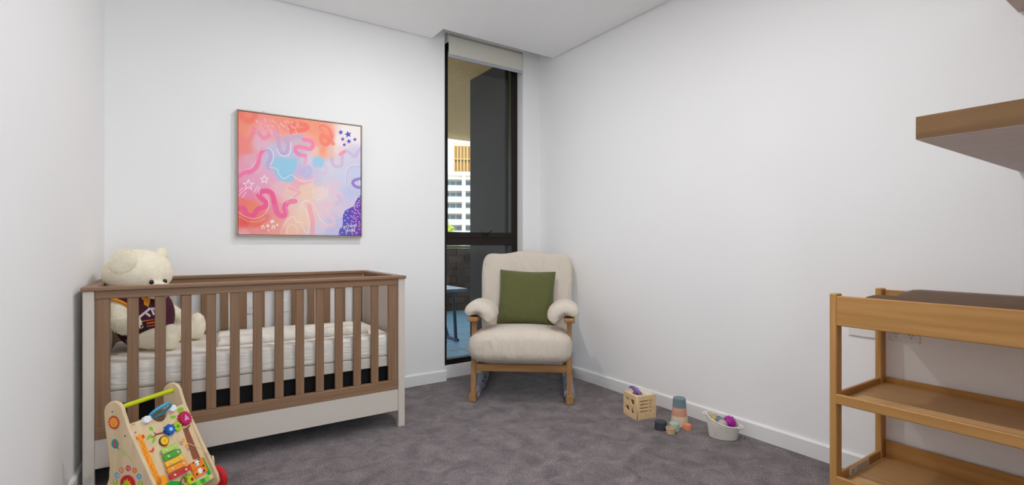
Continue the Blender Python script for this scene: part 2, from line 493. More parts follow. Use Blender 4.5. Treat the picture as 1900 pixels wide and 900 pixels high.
# ------------------------------------------------------------------ outside: street, tree, buildings
m_ground = mat('street_ground', rgb(120, 118, 112), 0.9, var=0.1, var_scale=0.3)
structure(MB().box(-120, 260, 12, 260, -7.2, -7.0).build('street_ground', m_ground))
VIEW_A = math.atan2(0.8306 + (850 - 950) / F_PX * -0.5569, 0.5569 + (850 - 950) / F_PX * 0.8306)   # heading through the window
def far_frame(dist):
    o = Vector((math.cos(VIEW_A) * dist, math.sin(VIEW_A) * dist, 0)); return o, VIEW_A - PI / 2
m_apt = mat('white_render', rgb(226, 222, 210), 0.8)
m_apg = mat('apartment_glass', rgb(128, 132, 130), 0.3)
m_apr = mat('pale_balustrade', rgb(176, 186, 180), 0.25)
loc, rz = far_frame(130.0)
ap = thing('apartment_building', 'white apartment block with glass balconies across the street', 'building', (loc.x, loc.y, -7.0), rz)
MB().box(-14, 14, 1.6, 12, 0, 26.2).build('wall', m_apt, ap)
ZS = [4.4 + 2.95 * k for k in range(7)]
sl_me = MB().box(-14, 14, -0.2, 1.6, -0.28, 0.22).mesh('floor_slab')
for z in ZS + [ZS[-1] + 2.95]: link('floor_slab', sl_me, ap, m_apt).location = (0, 0, z)
col_me = MB().box(-0.45, 0.45, -0.1, 1.6, 0, 26.0).mesh('column')
for x in (-9.9, -4.2, 1.45, 7.1, 12.8): link('column', col_me, ap, m_apt).location = (x, 0, 0)
gl_me = MB().box(0, 1.35, 1.52, 1.60, 0, 2.05).mesh('window')
ba_me = MB().box(0, 4.7, -0.1, -0.04, 0, 0.95).mesh('balustrade')
for z in ZS[1:]:
    for x in (-9.4, -3.7, 1.95, 7.6):
        link('balustrade', ba_me, ap, m_apr).location = (x, 0, z + 0.24)
        for k in range(3): link('window', gl_me, ap, m_apg).location = (x + 0.12 + k * 1.55, 0, z + 0.3)
MB().box(-14, 14, 0.5, 12, 26.0, 26.9).build('roof_parapet', m_apt, ap)
loc, rz = far_frame(150.0)
m_fin = mat('timber_fin', rgb(184, 150, 96), 0.7)
m_tan = mat('tan_wall', rgb(150, 116, 72), 0.8)
fb = thing('finned_tower', 'tan tower with tall vertical fins above the white apartment block', 'building', (loc.x, loc.y, -7.0), rz)
fx0 = (841.0 - 850.0) / F_PX * 150
MB().box(fx0 + 0.3, 20, 0.8, 14, 0, 37.6).build('core', m_tan, fb)
fn_me = MB().box(-0.19, 0.19, 0, 0.9, 29.6, 38.6).mesh('fin')
for k in range(20): link('fin', fn_me, fb, m_fin).location = (fx0 + 0.3 + k * 0.98, 0, 0)
for z in (29.4, 33.4): MB().box(fx0, 20, 0.1, 0.9, z, z + 0.3).build('spandrel', m_fin, fb)
# tree
m_leaf = mat('sunny_leaf', rgb(170, 178, 60), 0.7, var=0.35, var_scale=3)
m_bark = mat('bark', rgb(90, 72, 55), 0.9)
tp = on_y(826, 452, 26.0)
tr = thing('street_tree', 'sunlit yellow-green tree beyond the balcony parapet', 'tree', (tp.x, tp.y, -7.0))
MB().tube([(0, 0, 0), (0.1, 0, 3.0), (0, 0.1, 6.0), (0.05, 0, 8.0)], [0.22, 0.17, 0.11, 0.04], 10).build('trunk', m_bark, tr, smooth=True)
L = MB()
for k in range(2600):
    d = Vector(rng.normal(size=3)); d.normalize(); d *= rng.uniform(0.45, 1) ** 0.5
    p = Vector((d.x * 0.85, d.y * 0.85, 7.7 + d.z * 1.75))
    a = Vector(rng.normal(size=3)).normalized() * 0.10; b = Vector(rng.normal(size=3)).normalized() * 0.07
    vs = [L.bm.verts.new(q) for q in (p - a, p + b, p + a)]
    L.bm.faces.new(vs)
o = L.build('crown', m_leaf, tr); o['kind'] = 'stuff'
# ------------------------------------------------------------------ crib
m_wx = wood('crib_wood_long', rgb(126, 97, 73), rgb(150, 116, 88), 'x', 10, squeeze=0.03)
m_wy = wood('crib_wood_cross', rgb(126, 97, 73), rgb(150, 116, 88), 'y', 10, squeeze=0.03)
m_wz = wood('crib_wood_upright', rgb(126, 97, 73), rgb(150, 116, 88), 'z', 10, squeeze=0.03)
m_cream = mat('crib_cream_lacquer', rgb(206, 197, 186), 0.4)
crib = thing('crib', 'wood and cream slatted baby crib standing against the left wall', 'crib', (0.39, 3.22, 0))
HX, HY = 0.742, 0.37
for sx in (-1, 1):
    for sy in (-1, 1):
        o = MB().box(sx * HX, sx * (HX - 0.040), sy * HY, sy * (HY - 0.042), 0.0, 0.89, 0.0025).build('post', m_cream, crib)
def side_panel(sy):
    f = sy * HY
    y = lambda d: f - sy * d
    box('cap_rail', m_wx, crib, -HX - 0.006, HX + 0.006, y(-0.010), y(0.046), 0.889, 0.907, 0.004, 2)
    box('upper_rail', m_wx, crib, -HX + 0.041, HX - 0.041, y(0.004), y(0.034), 0.852, 0.889, 0.002)
    box('lower_rail', m_wx, crib, -HX + 0.041, HX - 0.041, y(0.004), y(0.034), 0.228, 0.283, 0.002)
    for a, b in ((-0.702, -0.648), (0.644, 0.702)):
        box('wide_slat', m_wz, crib, a, b, y(0.008), y(0.030), 0.283, 0.852, 0.002)
    me = MB().box(-0.0213, 0.0213, -0.010, 0.010, 0.283, 0.852, 0.0025).mesh('slat')
    me.materials.append(m_wz)
    for k in range(12):
        o = link('slat', me, crib); o.location = (-0.5665 + 0.1026 * k, y(0.019), 0)
    box('apron_panel', m_cream, crib, -HX + 0.040, HX - 0.040, y(0.006), y(0.026), 0.098, 0.227, 0.002)
side_panel(-1); side_panel(1)
for sx in (-1, 1):
    x = lambda d: sx * (HX - d)
    box('end_cap_rail', m_wy, crib, x(-0.006), x(0.046), -HY + 0.047, HY - 0.047, 0.889, 0.907, 0.004, 2)
    box('end_rail', m_wy, crib, x(0.004), x(0.034), -HY + 0.043, HY - 0.043, 0.862, 0.889, 0.002)
    box('end_panel', m_cream, crib, x(0.008), x(0.026), -HY + 0.043, HY - 0.043, 0.10, 0.862, 0.002)
m_ubox = mat('box_black', rgb(16, 15, 16), 0.8)
box('under_base_box', m_ubox, crib, -0.690, 0.690, -0.300, 0.300, 0.112, 0.364, 0.003)  # black box added under the mattress base, keeps that space near-black
box('mattress_base', m_cream, crib, -0.700, 0.700, -0.330, 0.330, 0.366, 0.424, 0.003)

# mattress with printed fitted sheet
def sheet_material():
    m = bpy.data.materials.new('printed_sheet'); m.use_nodes = True
    nt = m.node_tree; b = nt.nodes['Principled BSDF']; N = nt.nodes; L = nt.links
    b.inputs['Roughness'].default_value = 0.85; b.inputs['Specular IOR Level'].default_value = 0.15
    tc = N.new('ShaderNodeTexCoord')
    vo = N.new('ShaderNodeTexVoronoi'); vo.inputs['Scale'].default_value = 9.5; vo.inputs['Randomness'].default_value = 0.85
    wb = N.new('ShaderNodeTexNoise'); wb.inputs['Scale'].default_value = 70
    L.new(tc.outputs['Object'], vo.inputs['Vector']); L.new(tc.outputs['Object'], wb.inputs['Vector'])
    ad = N.new('ShaderNodeMath'); ad.operation = 'MULTIPLY_ADD'; ad.inputs[1].default_value = 0.28
    L.new(wb.outputs['Fac'], ad.inputs[0]); L.new(vo.outputs['Distance'], ad.inputs[2])
    rp = N.new('ShaderNodeValToRGB')
    rp.color_ramp.elements[0].position = 0.21; rp.color_ramp.elements[0].color = rgb(205, 178, 120)
    rp.color_ramp.elements[1].position = 0.25; rp.color_ramp.elements[1].color = rgb(232, 226, 216)
    L.new(ad.outputs[0], rp.inputs[0]); L.new(rp.outputs[0], b.inputs['Base Color'])
    mp = N.new('ShaderNodeMapping'); mp.inputs['Scale'].default_value = (1.2, 1.0, 7.0); mp.inputs['Rotation'].default_value = (0, 0.22, 0)
    wr = N.new('ShaderNodeTexNoise'); wr.inputs['Scale'].default_value = 5; wr.inputs['Distortion'].default_value = 0.8
    L.new(tc.outputs['Object'], mp.inputs[0]); L.new(mp.outputs[0], wr.inputs['Vector'])
    bp = N.new('ShaderNodeBump'); bp.inputs['Strength'].default_value = 0.55; bp.inputs['Distance'].default_value = 0.02
    L.new(wr.outputs['Fac'], bp.inputs['Height']); L.new(bp.outputs[0], b.inputs['Normal'])
    return m
m_sheet = sheet_material()
mt = thing('crib_mattress', 'crib mattress in a white fitted sheet with small gold motifs', 'mattress', (0.39, 3.22, 0.424))
MB().box(-0.688, 0.688, -0.325, 0.325, 0.001, 0.127, 0.018, 4).build('fitted_sheet', m_sheet, mt, angle=0.9)

# folded muslin blanket
m_mus = mat('white_muslin', rgb(226, 221, 210), 0.9, var=0.04, var_scale=30, bump=0.35, bump_scale=90)
def blanket():
    bm = bmesh.new(); nx, ny = 90, 46
    W, D = 0.80, 0.42
    top = {}; bot = {}
    for i in range(nx + 1):
        for j in range(ny + 1):
            a, b = i / nx, j / ny
            e = min(a, 1 - a) * W; g = min(b, 1 - b) * D; d = min(e, g)
            k = math.sqrt(max(0, 1 - (1 - min(d / 0.022, 1)) ** 2))
            wav = 0.010 * noise.noise(Vector((a * 3.1, b * 5, 2.0))) + 0.004 * noise.noise(Vector((a * 12, b * 14, 5.0)))
            hgt = 0.024 + wav + 0.018 * math.exp(-((b - 0.12 - 0.03 * math.sin(a * 7)) / 0.10) ** 2) + 0.012 * math.exp(-((b - 0.55 - 0.05 * math.sin(a * 9 + 1)) / 0.05) ** 2)
            x = (a - 0.5) * W + 0.012 * noise.noise(Vector((b * 6, 1, 0))) ; y = (b - 0.5) * D + 0.014 * noise.noise(Vector((a * 5, 3, 0)))
            top[i, j] = bm.verts.new((x, y, max(0.0015, hgt * k)))
            bot[i, j] = top[i, j] if d == 0 else bm.verts.new((x, y, 0.0005))
    for i in range(nx):
        for j in range(ny):
            bm.faces.new((top[i, j], top[i + 1, j], top[i + 1, j + 1], top[i, j + 1]))
            q = (bot[i, j], bot[i, j + 1], bot[i + 1, j + 1], bot[i + 1, j])
            if len(set(q) - {top[i, j], top[i + 1, j], top[i, j + 1], top[i + 1, j + 1]}): bm.faces.new(q)
    me = bpy.data.meshes.new('cloth')
    for f in bm.faces: f.smooth = True
    bm.to_mesh(me); bm.free(); return me
bk = thing('muslin_blanket', 'folded white muslin blanket lying on the crib mattress', 'blanket', (0.575, 3.245, 0.5515), math.radians(-3.5))
link('cloth', blanket(), bk, m_mus)
m_teal = mat('teal_label', rgb(80, 170, 185), 0.6)
MB().box(-0.335, -0.295, 0.17, 0.174, 0.028, 0.046, 0.001).build('care_tag', m_teal, bk)

# ------------------------------------------------------------------ teddy bear
m_fur = mat('cream_plush', rgb(246, 238, 216), 0.95, spec=0.05, var=0.05, var_scale=40, sheen=0.4, bump=0.6, bump_scale=220)
m_strand = mat('cream_pile', rgb(248, 241, 220), 0.9, spec=0.05)
m_maroon = mat('maroon_jersey', rgb(72, 20, 42), 0.75, var=0.12, var_scale=50)
m_gold = mat('gold_trim', rgb(226, 150, 40), 0.7)
m_mkw = mat('jersey_white_print', rgb(226, 214, 222), 0.7)
m_mko = mat('jersey_orange_print', rgb(222, 112, 50), 0.7)
m_eye = mat('bear_eye', rgb(30, 18, 14), 0.15, spec=0.6)
BB = Vector((-0.165, 3.265, 0.5515))
bear = thing('teddy_bear', 'large cream teddy bear in a maroon football jersey sitting in the crib', 'teddy bear', BB)
T_C, T_R = Vector((-0.150, 3.255, 0.713)), Vector((0.118, 0.120, 0.155))
H_C, H_R = on_y(257, 497, 3.235), Vector((0.150, 0.142, 0.122))
H_C.z = 0.948
parts = [(T_C, T_R), (H_C, H_R), (H_C + Vector((0.085, -0.100, -0.088)), Vector((0.055, 0.055, 0.046)))]
ear1 = on_y(224, 484, 3.160); ear2 = on_y(299, 471, 3.315)
b = MB()
for cc, r in parts: b.ellipsoid(cc - BB, r, 28)
b.ellipsoid(ear2 - BB, (0.032, 0.030, 0.035), 20)
def limb(pts, rad):
    P = catmull([Vector(p) - BB for p in pts], 6)
    n = len(P)
    rr = [rad[0] + (rad[1] - rad[0]) * k / (n - 1) for k in range(n)]
    for p, r in zip(P, rr): b.ellipsoid(p, (r, r, r), 14)
limb([on_y(214, 566, 3.17), on_y(219, 592, 3.12), on_y(234, 606, 3.09), on_y(245, 600, 3.09)], (0.050, 0.040))
limb([on_y(296, 566, 3.29), on_y(318, 580, 3.30), on_y(334, 588, 3.30)], (0.046, 0.036))
limb([(-0.17, 3.20, 0.618), (-0.10, 3.14, 0.612), (-0.05, 3.105, 0.612)], (0.058, 0.052))
limb([(-0.10, 3.30, 0.618), (0.00, 3.33, 0.614), (0.07, 3.345, 0.616)], (0.060, 0.052))
b.ellipsoid(Vector((-0.035, 3.095, 0.622)) - BB, (0.040, 0.050, 0.066), 20)
b.ellipsoid(Vector((0.085, 3.345, 0.632)) - BB, (0.042, 0.055, 0.076), 20)
tmp = b.build('body', m_fur, bear)
md = tmp.modifiers.new('r', 'REMESH'); md.mode = 'VOXEL'; md.voxel_size = 0.0085; md.use_smooth_shade = True
md = tmp.modifiers.new('s', 'SMOOTH'); md.factor = 0.6; md.iterations = 6
dg = bpy.context.evaluated_depsgraph_get()
me = bpy.data.meshes.new_from_object(tmp.evaluated_get(dg))
tmp.modifiers.clear(); tmp.data = me
for p in me.polygons: p.use_smooth = True
def in_jersey(p, k=1.0):
    q = p + BB - T_C
    return (q.x / (T_R.x + 0.014)) ** 2 + (q.y / (T_R.y + 0.014)) ** 2 + (q.z / (T_R.z + 0.012)) ** 2 < k
# short pile: thin real tufts over the plush
vs, fs = [], []
nv = len(me.vertices)
co = [v.co.copy() for v in me.vertices]; no = [v.normal.copy() for v in me.vertices]
for k in range(60000):
    i = int(rng.integers(nv))
    p = co[i] + Vector(rng.uniform(-0.004, 0.004, 3))
    if in_jersey(p): continue
    d = (no[i] + Vector(rng.normal(size=3)) * 0.45 + Vector((0, 0, -0.25))).normalized()
    sd = d.cross(Vector(rng.normal(size=3))).normalized() * 0.0008
    n0 = len(vs); p = p - no[i] * 0.003
    vs += [p - sd, p + sd, p + d * rng.uniform(0.004, 0.0085)]; fs.append((n0, n0 + 1, n0 + 2))
fm = bpy.data.meshes.new('pile'); fm.from_pydata(vs, [], fs)
o = link('pile', fm, bear, m_strand); o['kind'] = 'stuff'
# folded ear lying against the near side of the head
ear1 = on_y(228, 487, 3.118)
me = super_mesh('ear', 0.112, 0.046, 0.135, 0.95, 0.95, 28, 18, 0.006, 20, 3)
me.transform(Matrix.Rotation(math.radians(-22), 4, 'Z') @ Matrix.Rotation(math.radians(24), 4, 'Y'))
ear_o = link('ear', me, bear, m_fur); ear_o.location = ear1 - BB
vs, fs = [], []
for k in range(7000):
    v_ = me.vertices[int(rng.integers(len(me.vertices)))]
    d = (v_.normal + Vector(rng.normal(size=3)) * 0.45 + Vector((0, 0, -0.25))).normalized()
    sd = d.cross(Vector(rng.normal(size=3))).normalized() * 0.0008
    p = v_.co + Vector(rng.uniform(-0.003, 0.003, 3)) - v_.normal * 0.003; n0 = len(vs)
    vs += [p - sd, p + sd, p + d * rng.uniform(0.004, 0.008)]; fs.append((n0, n0 + 1, n0 + 2))
fm = bpy.data.meshes.new('pile'); fm.from_pydata(vs, [], fs)
o = link('pile', fm, ear_o, m_strand); o['kind'] = 'stuff'
# face
def hit_ell(u, v, cc, r):
    d = ray(u, v); o_ = Vector((0, 0, CAM_H)) - cc
    D = Vector((d.x / r.x, d.y / r.y, d.z / r.z)); O = Vector((o_.x / r.x, o_.y / r.y, o_.z / r.z))
    A, B_, Cc = D.dot(D), 2 * D.dot(O), O.dot(O) - 1
    q = B_ * B_ - 4 * A * Cc
    t = (-B_ - math.sqrt(q)) / (2 * A) if q > 0 else -B_ / (2 * A)
    p = Vector((0, 0, CAM_H)) + d * t
    n = Vector(((p - cc).x / r.x ** 2, (p - cc).y / r.y ** 2, (p - cc).z / r.z ** 2)).normalized()
    return p, n
for (u, v) in ((280, 522.5), (303.5, 521)):
    p, n = hit_ell(u, v, H_C, H_R)
    MB().ellipsoid(p + n * 0.008 - BB, (0.0105, 0.0105, 0.0125), 16).build('eye', m_eye, bear, smooth=True)
MB().ellipsoid(H_C + Vector((0.120, -0.142, -0.082)) - BB, (0.016, 0.016, 0.012), 14).build('nose', m_eye, bear, smooth=True)
# jersey
j = MB()
JR = T_R + Vector((0.014, 0.014, 0.012))
j.ellipsoid(T_C - BB, JR, 40)
geom = j.bm.verts[:] + j.bm.edges[:] + j.bm.faces[:]
bmesh.ops.bisect_plane(j.bm, geom=geom, plane_co=(0, 0, 0.018), plane_no=(0, 0, -1), clear_outer=True)
jer = j.build('jersey', m_maroon, bear, smooth=True)
def sleeve(p0, p1, r0, r1):
    p0, p1 = Vector(p0) - BB, Vector(p1) - BB
    MB().tube([p0, p0.lerp(p1, 0.5), p1], [r0, (r0 + r1) / 2 + 0.003, r1], 20).build('sleeve', m_maroon, jer, smooth=True)
    d = (p1 - p0).normalized()
    MB().tube([p1 - d * 0.006, p1 + d * 0.006], r1 + 0.003, 20).build('sleeve_trim', m_gold, jer, smooth=True)
sleeve(on_y(228, 545, 3.20), on_y(215, 566, 3.165), 0.052, 0.056)
sleeve(on_y(285, 552, 3.28), on_y(301, 568, 3.29), 0.050, 0.052)
def jpt(x, y, off=0.0025):
    p, n = hit_ell(200 + x / 6.43, 540 + y / 6.43, T_C, JR); return p + n * off - BB, n
def print_poly(name, pts, m, off=0.0025):
    q = [jpt(x, y, off) for x, y in pts]
    MB().poly([p for p, n in q], q[0][1] * 0.001).build(name, m, jer)
def stroke2(x0, y0, x1, y1, w_):
    d = Vector((x1 - x0, y1 - y0)).normalized(); n = Vector((-d.y, d.x)) * w_ / 2
    out = []
    for t in (0, 0.33, 0.66, 1): out.append((x0 + (x1 - x0) * t + n.x, y0 + (y1 - y0) * t + n.y))
    for t in (1, 0.66, 0.33, 0): out.append((x0 + (x1 - x0) * t - n.x, y0 + (y1 - y0) * t - n.y))
    return out
for s_ in ((375, 315, 505, 208, 26), (455, 262, 505, 300, 26), (480, 210, 555, 208, 16), (520, 212, 548, 285, 24), (550, 208, 600, 300, 20)):
    print_poly('chest_print', stroke2(*s_), m_mkw)
for s_ in ((405, 362, 640, 325, 9), (465, 381, 640, 352, 9), (465, 391, 640, 365, 6), (465, 420, 640, 392, 10)):
    print_poly('stripe', stroke2(*s_), m_mko)
print_poly('badge_patch', [(360, 392), (420, 380), (470, 374), (470, 446), (420, 452), (360, 460)], m_black, 0.002)
MB().tube([jpt(400 + 20 * math.cos(a), 416 + 24 * math.sin(a), 0.004)[0] for a in [k * 2 * PI / 16 for k in range(13)]], 0.0022, 6).build('badge_swirl', m_mkw, jer)
# gold collar and tab
print_poly('collar', [(405, 78), (505, 85), (505, 110), (480, 118), (430, 118), (405, 100)], m_gold, 0.004)
print_poly('collar_tab', [(430, 112), (505, 112), (498, 150), (482, 195), (432, 165)], m_gold, 0.004)

# ------------------------------------------------------------------ picture
PX0, PX1, PZ0, PZ1 = 0.300, 1.094, 1.148, 1.950
PY = YB - 0.040
m_pfr = mat('champagne_frame', rgb(168, 156, 138), 0.4, metal=0.25)
pic = thing('painting', 'square abstract pink and coral painting in a thin champagne frame', 'picture', ((PX0 + PX1) / 2, YB - 0.002, PZ0))
W2, HH = (PX1 - PX0) / 2, PZ1 - PZ0
for a in ((-W2, -W2 + 0.007, 0, HH), (W2 - 0.007, W2, 0, HH), (-W2 + 0.007, W2 - 0.007, 0, 0.007), (-W2 + 0.007, W2 - 0.007, HH - 0.007, HH)):
    box('frame_bar', m_pfr, pic, a[0], a[1], -0.038, 0.0, a[2], a[3], 0.0012)
m_brn = mat('frame_rebate', rgb(92, 66, 52), 0.7)
box('rebate', m_brn, pic, -W2 + 0.007, W2 - 0.007, -0.022, -0.001, 0.007, HH - 0.007, 0)
def paint():
    N = 380
    A = (np.arange(N) + 0.5) / N
    Sx, Tz = np.meshgrid(A, A)                       # s to the right, t upwards
    def cv(px, py):                                   # crop pixel -> canvas unit square
        p = on_y(420 + px / 3.3333, 190 + py / 3.3333, PY)
        return ((p.x - PX0 - 0.010) / (PX1 - PX0 - 0.02), (p.z - PZ0 - 0.010) / (PZ1 - PZ0 - 0.02))
    K = 1 / 770.0
    anch = [(100, 90, 250, 142, 118), (90, 170, 245, 150, 125), (100, 250, 240, 142, 132), (110, 310, 240, 140, 135), (200, 205, 232, 176, 192), (210, 260, 228, 185, 200), (300, 110, 250, 152, 132), (250, 150, 244, 158, 160), (420, 130, 250, 146, 124), (360, 100, 250, 150, 128),
            (510, 130, 250, 156, 130), (600, 200, 255, 150, 122), (560, 225, 252, 165, 138), (540, 290, 238, 196, 180), (590, 290, 250, 160, 130), (640, 300, 236, 192, 176), (750, 170, 240, 232, 226), (700, 230, 240, 226, 222), (800, 200, 240, 232, 228), (680, 290, 238, 210, 208), (720, 330, 214, 208, 222), (800, 330, 212, 206, 226),
            (150, 350, 226, 172, 188), (120, 400, 232, 160, 184), (180, 400, 228, 178, 198), (250, 450, 230, 172, 198), (180, 470, 230, 165, 195), (110, 560, 236, 140, 178), (200, 530, 230, 160, 190), (110, 625, 240, 126, 120), (130, 640, 238, 140, 110), (110, 740, 234, 98, 92), (180, 740, 236, 120, 105), (220, 700, 238, 130, 122), (250, 600, 236, 160, 172), (270, 650, 236, 150, 160),
            (300, 720, 238, 160, 152), (440, 250, 212, 186, 196), (420, 300, 196, 196, 214), (260, 370, 206, 188, 214), (300, 300, 200, 195, 216), (460, 420, 206, 184, 218), (500, 340, 214, 204, 222), (520, 440, 206, 200, 222), (620, 450, 212, 207, 224), (640, 400, 214, 210, 226), (380, 540, 238, 196, 190), (430, 510, 234, 180, 190), (330, 520, 234, 186, 196), (500, 520, 236, 205, 190),
            (470, 560, 240, 205, 182), (430, 600, 236, 200, 196), (460, 720, 240, 205, 182), (400, 750, 240, 196, 176), (480, 660, 240, 208, 190), (580, 560, 232, 212, 210), (600, 640, 228, 206, 214), (560, 700, 228, 205, 214), (660, 580, 222, 206, 220), (690, 650, 218, 204, 220), (740, 450, 206, 208, 228), (760, 560, 196, 200, 228), (800, 440, 200, 206, 230), (720, 620, 212, 200, 224), (640, 790, 198, 194, 226), (670, 740, 196, 194, 228), (590, 770, 214, 206, 224),
            (100, 800, 238, 165, 170), (180, 800, 236, 150, 150), (320, 800, 236, 160, 150), (400, 810, 240, 190, 172)]
    Wt = np.zeros((N, N)); acc = np.zeros((N, N, 3))
    nz = np.zeros((N, N))
    for fx, fy, am in ((7, 5, 0.020), (13, 11, 0.012), (23, 19, 0.006)):
        nz += am * np.sin(fx * Sx + 2.1 * np.sin(fy * Tz) + fy) * np.cos(fy * Tz + 1.7 * np.sin(fx * Sx))
    for px, py, r, g, b_ in anch:
        s, t = cv(px, py)
        d2 = (Sx + nz - s) ** 2 + (Tz - nz * 0.8 - t) ** 2
        k = 1 / (d2 + 0.0006) ** 2.2
        Wt += k; acc += k[..., None] * np.array([r, g, b_])
    img = acc / Wt[..., None]
    def blend(mask, col): 
        nonlocal img
        img = img * (1 - mask[..., None]) + mask[..., None] * np.array(col, float)
    def sdist(pts, n=8, closed=False):
        P = [cv(p[0], p[1]) for p in pts]
        Q = catmull([(a, b_, 0) for a, b_ in P], n, closed)
        Q = np.array([(q.x, q.y) for q in Q])
        D = np.full((N, N), 9.0)
        for (a, b_), (c_, d_) in zip(Q[:-1], Q[1:]):
            ex, ey = c_ - a, d_ - b_; l2 = ex * ex + ey * ey + 1e-12
            tt = np.clip(((Sx - a) * ex + (Tz - b_) * ey) / l2, 0, 1)
            D = np.minimum(D, np.hypot(Sx - a - tt * ex, Tz - b_ - tt * ey))
        return D
    def stroke(pts, w_, col, al=1.0, soft=2.5):
        D = sdist(pts); h_ = w_ * K / 2; sf = soft * K
        blend(np.clip((h_ + sf / 2 - D) / sf, 0, 1) * al, col)
    def blob(cx, cy, rx, ry, col, al=1.0, soft=0.18, k2=0.0):
        s, t = cv(cx, cy)
        q = np.hypot((Sx + nz * k2 - s) / (rx * K), (Tz + nz * k2 - t) / (ry * K))
        blend(np.clip((1 - q) / soft, 0, 1) * al, col)
    def poly(pts, col, al=1.0):
        P = [cv(*p) for p in pts]; ins = np.zeros((N, N), bool)
        for (x0, y0), (x1, y1) in zip(P, P[1:] + P[:1]):
            if abs(y1 - y0) < 1e-9: continue
            ins ^= ((y0 > Tz) != (y1 > Tz)) & (Sx < (x1 - x0) * (Tz - y0) / (y1 - y0) + x0)
        blend(ins * al, col)
    # soft grounds
    blob(345, 380, 120, 120, (176, 198, 226), 0.6, 0.7, 1.0)
    poly([(300, 340), (440, 350), (432, 400), (415, 440), (420, 485), (380, 495), (320, 480), (300, 430), (288, 380)], (152, 202, 228), 0.95)
    blob(500, 430, 42, 50, (182, 190, 226), 0.7, 0.8)
    blob(570, 368, 48, 46, (160, 204, 230), 0.95, 0.35)
    blob(690, 210, 30, 110, (238, 226, 222), 0.6, 0.8)
    # broad ribbons
    stroke([(92, 45), (100, 90), (140, 116), (172, 98), (182, 60)], 30, (250, 124, 112), 0.75)
    stroke([(76, 195), (105, 228), (145, 232), (165, 190), (172, 165)], 28, (242, 138, 142), 0.75)
    stroke([(165, 175), (200, 190), (232, 222), (262, 205), (284, 178), (308, 190)], 24, (240, 146, 168), 0.85)
    stroke([(305, 186), (322, 230), (330, 290), (352, 316), (378, 300), (384, 262), (372, 230)], 24, (200, 168, 206), 0.85)
    stroke([(362, 232), (410, 218), (462, 212)], 28, (204, 172, 206), 0.85)
    stroke([(80, 455), (108, 432), (150, 428), (190, 392), (206, 325), (232, 292)], 28, (240, 126, 170), 0.95)
    stroke([(238, 290), (268, 302), (276, 342), (258, 378), (262, 405)], 26, (190, 172, 214), 0.75)
    stroke([(488, 330), (450, 322), (428, 300), (436, 275), (480, 280), (520, 288), (538, 262), (520, 238), (478, 230)], 26, (246, 134, 178), 0.9)
    stroke([(470, 330), (492, 350), (485, 375)], 20, (240, 160, 190), 0.7)
    stroke([(405, 182), (398, 150), (430, 138), (488, 138), (500, 158), (470, 172), (420, 176)], 30, (252, 124, 106), 0.85)
    stroke([(585, 175), (568, 150), (592, 138), (632, 156), (652, 196), (640, 240), (612, 262), (588, 240), (592, 205), (640, 230), (660, 255)], 27, (253, 134, 116), 0.85)
    stroke([(652, 345), (660, 385), (690, 398), (714, 385), (718, 330), (738, 300), (772, 318), (795, 335), (812, 305), (832, 285)], 22, (206, 188, 216), 0.9)
    stroke([(704, 322), (718, 310), (730, 304)], 20, (246, 150, 172), 0.95)
    stroke([(740, 492), (748, 430), (772, 402), (830, 396)], 20, (206, 194, 222), 0.8)
    stroke([(555, 430), (600, 440), (620, 420), (615, 395)], 22, (214, 196, 216), 0.6)
    stroke([(470, 440), (490, 410), (515, 400), (520, 440), (490, 465)], 24, (196, 182, 220), 0.6)
    stroke([(530, 468), (505, 488), (470, 500), (430, 490)], 22, (242, 168, 182), 0.8)
    stroke([(390, 530), (430, 545), (455, 560), (420, 580)], 18, (242, 165, 175), 0.6)
    stroke([(78, 655), (110, 655), (124, 690), (165, 700), (196, 660), (232, 648), (248, 622), (212, 588), (202, 562), (238, 548), (280, 560), (298, 620), (315, 680), (345, 702), (368, 688), (362, 645), (385, 618), (425, 610)], 31, (238, 96, 148), 0.92)
    stroke([(300, 640), (320, 690), (348, 704), (368, 690), (362, 650)], 31, (240, 118, 172), 0.6)
    stroke([(385, 618), (425, 610)], 28, (240, 160, 182), 0.6)
    stroke([(690, 500), (650, 510), (635, 530), (660, 552), (700, 568), (708, 600), (680, 628), (625, 622), (602, 640), (618, 690), (660, 720), (668, 752), (630, 768), (585, 752)], 25, (236, 198, 210), 0.7)
    stroke([(690, 575), (706, 602), (684, 626)], 25, (206, 190, 222), 0.6)
    stroke([(512, 640), (524, 690), (534, 740), (532, 815)], 28, (244, 168, 180), 0.8)
    stroke([(495, 640), (508, 610), (540, 620), (560, 670), (552, 720)], 20, (240, 196, 200), 0.6)
    stroke([(838, 470), (795, 480), (782, 498), (800, 520), (836, 528)], 20, (150, 122, 200), 0.9)
    # violet corner
    poly([(690, 830), (700, 785), (722, 752), (718, 705), (735, 668), (790, 640), (805, 600), (842, 560), (842, 830)], (98, 92, 188), 1)
    s, t = cv(835, 730)
    inside = (img[..., 2] - img[..., 0] > 60) & (Sx > 0.8) & (Tz < 0.36)
    gx = np.clip(1 - np.hypot((Sx - s) / 0.13, (Tz - t) / 0.30), 0, 1) * 1.6
    blend(np.clip(gx, 0, 1) * inside * 0.8, (128, 60, 172))
    dots = []
    while len(dots) < 150:
        px, py = rng.uniform(692, 836), rng.uniform(585, 815)
        if py < 990 - px * 0.47 - (px - 690) * 0.0 - 20 and px < 800: 
            if py < 640: continue
        dd = 10 if px > 770 else 19
        if all((px - a) ** 2 + (py - b_) ** 2 > dd ** 2 for a, b_ in dots): dots.append((px, py))
        elif rng.uniform() < 0.004: break
    for px, py in dots: blob(px, py, 5.8, 5.8, (226, 206, 236), 0.9, 0.4)
    # fine white line work
    wl = (250, 236, 236)
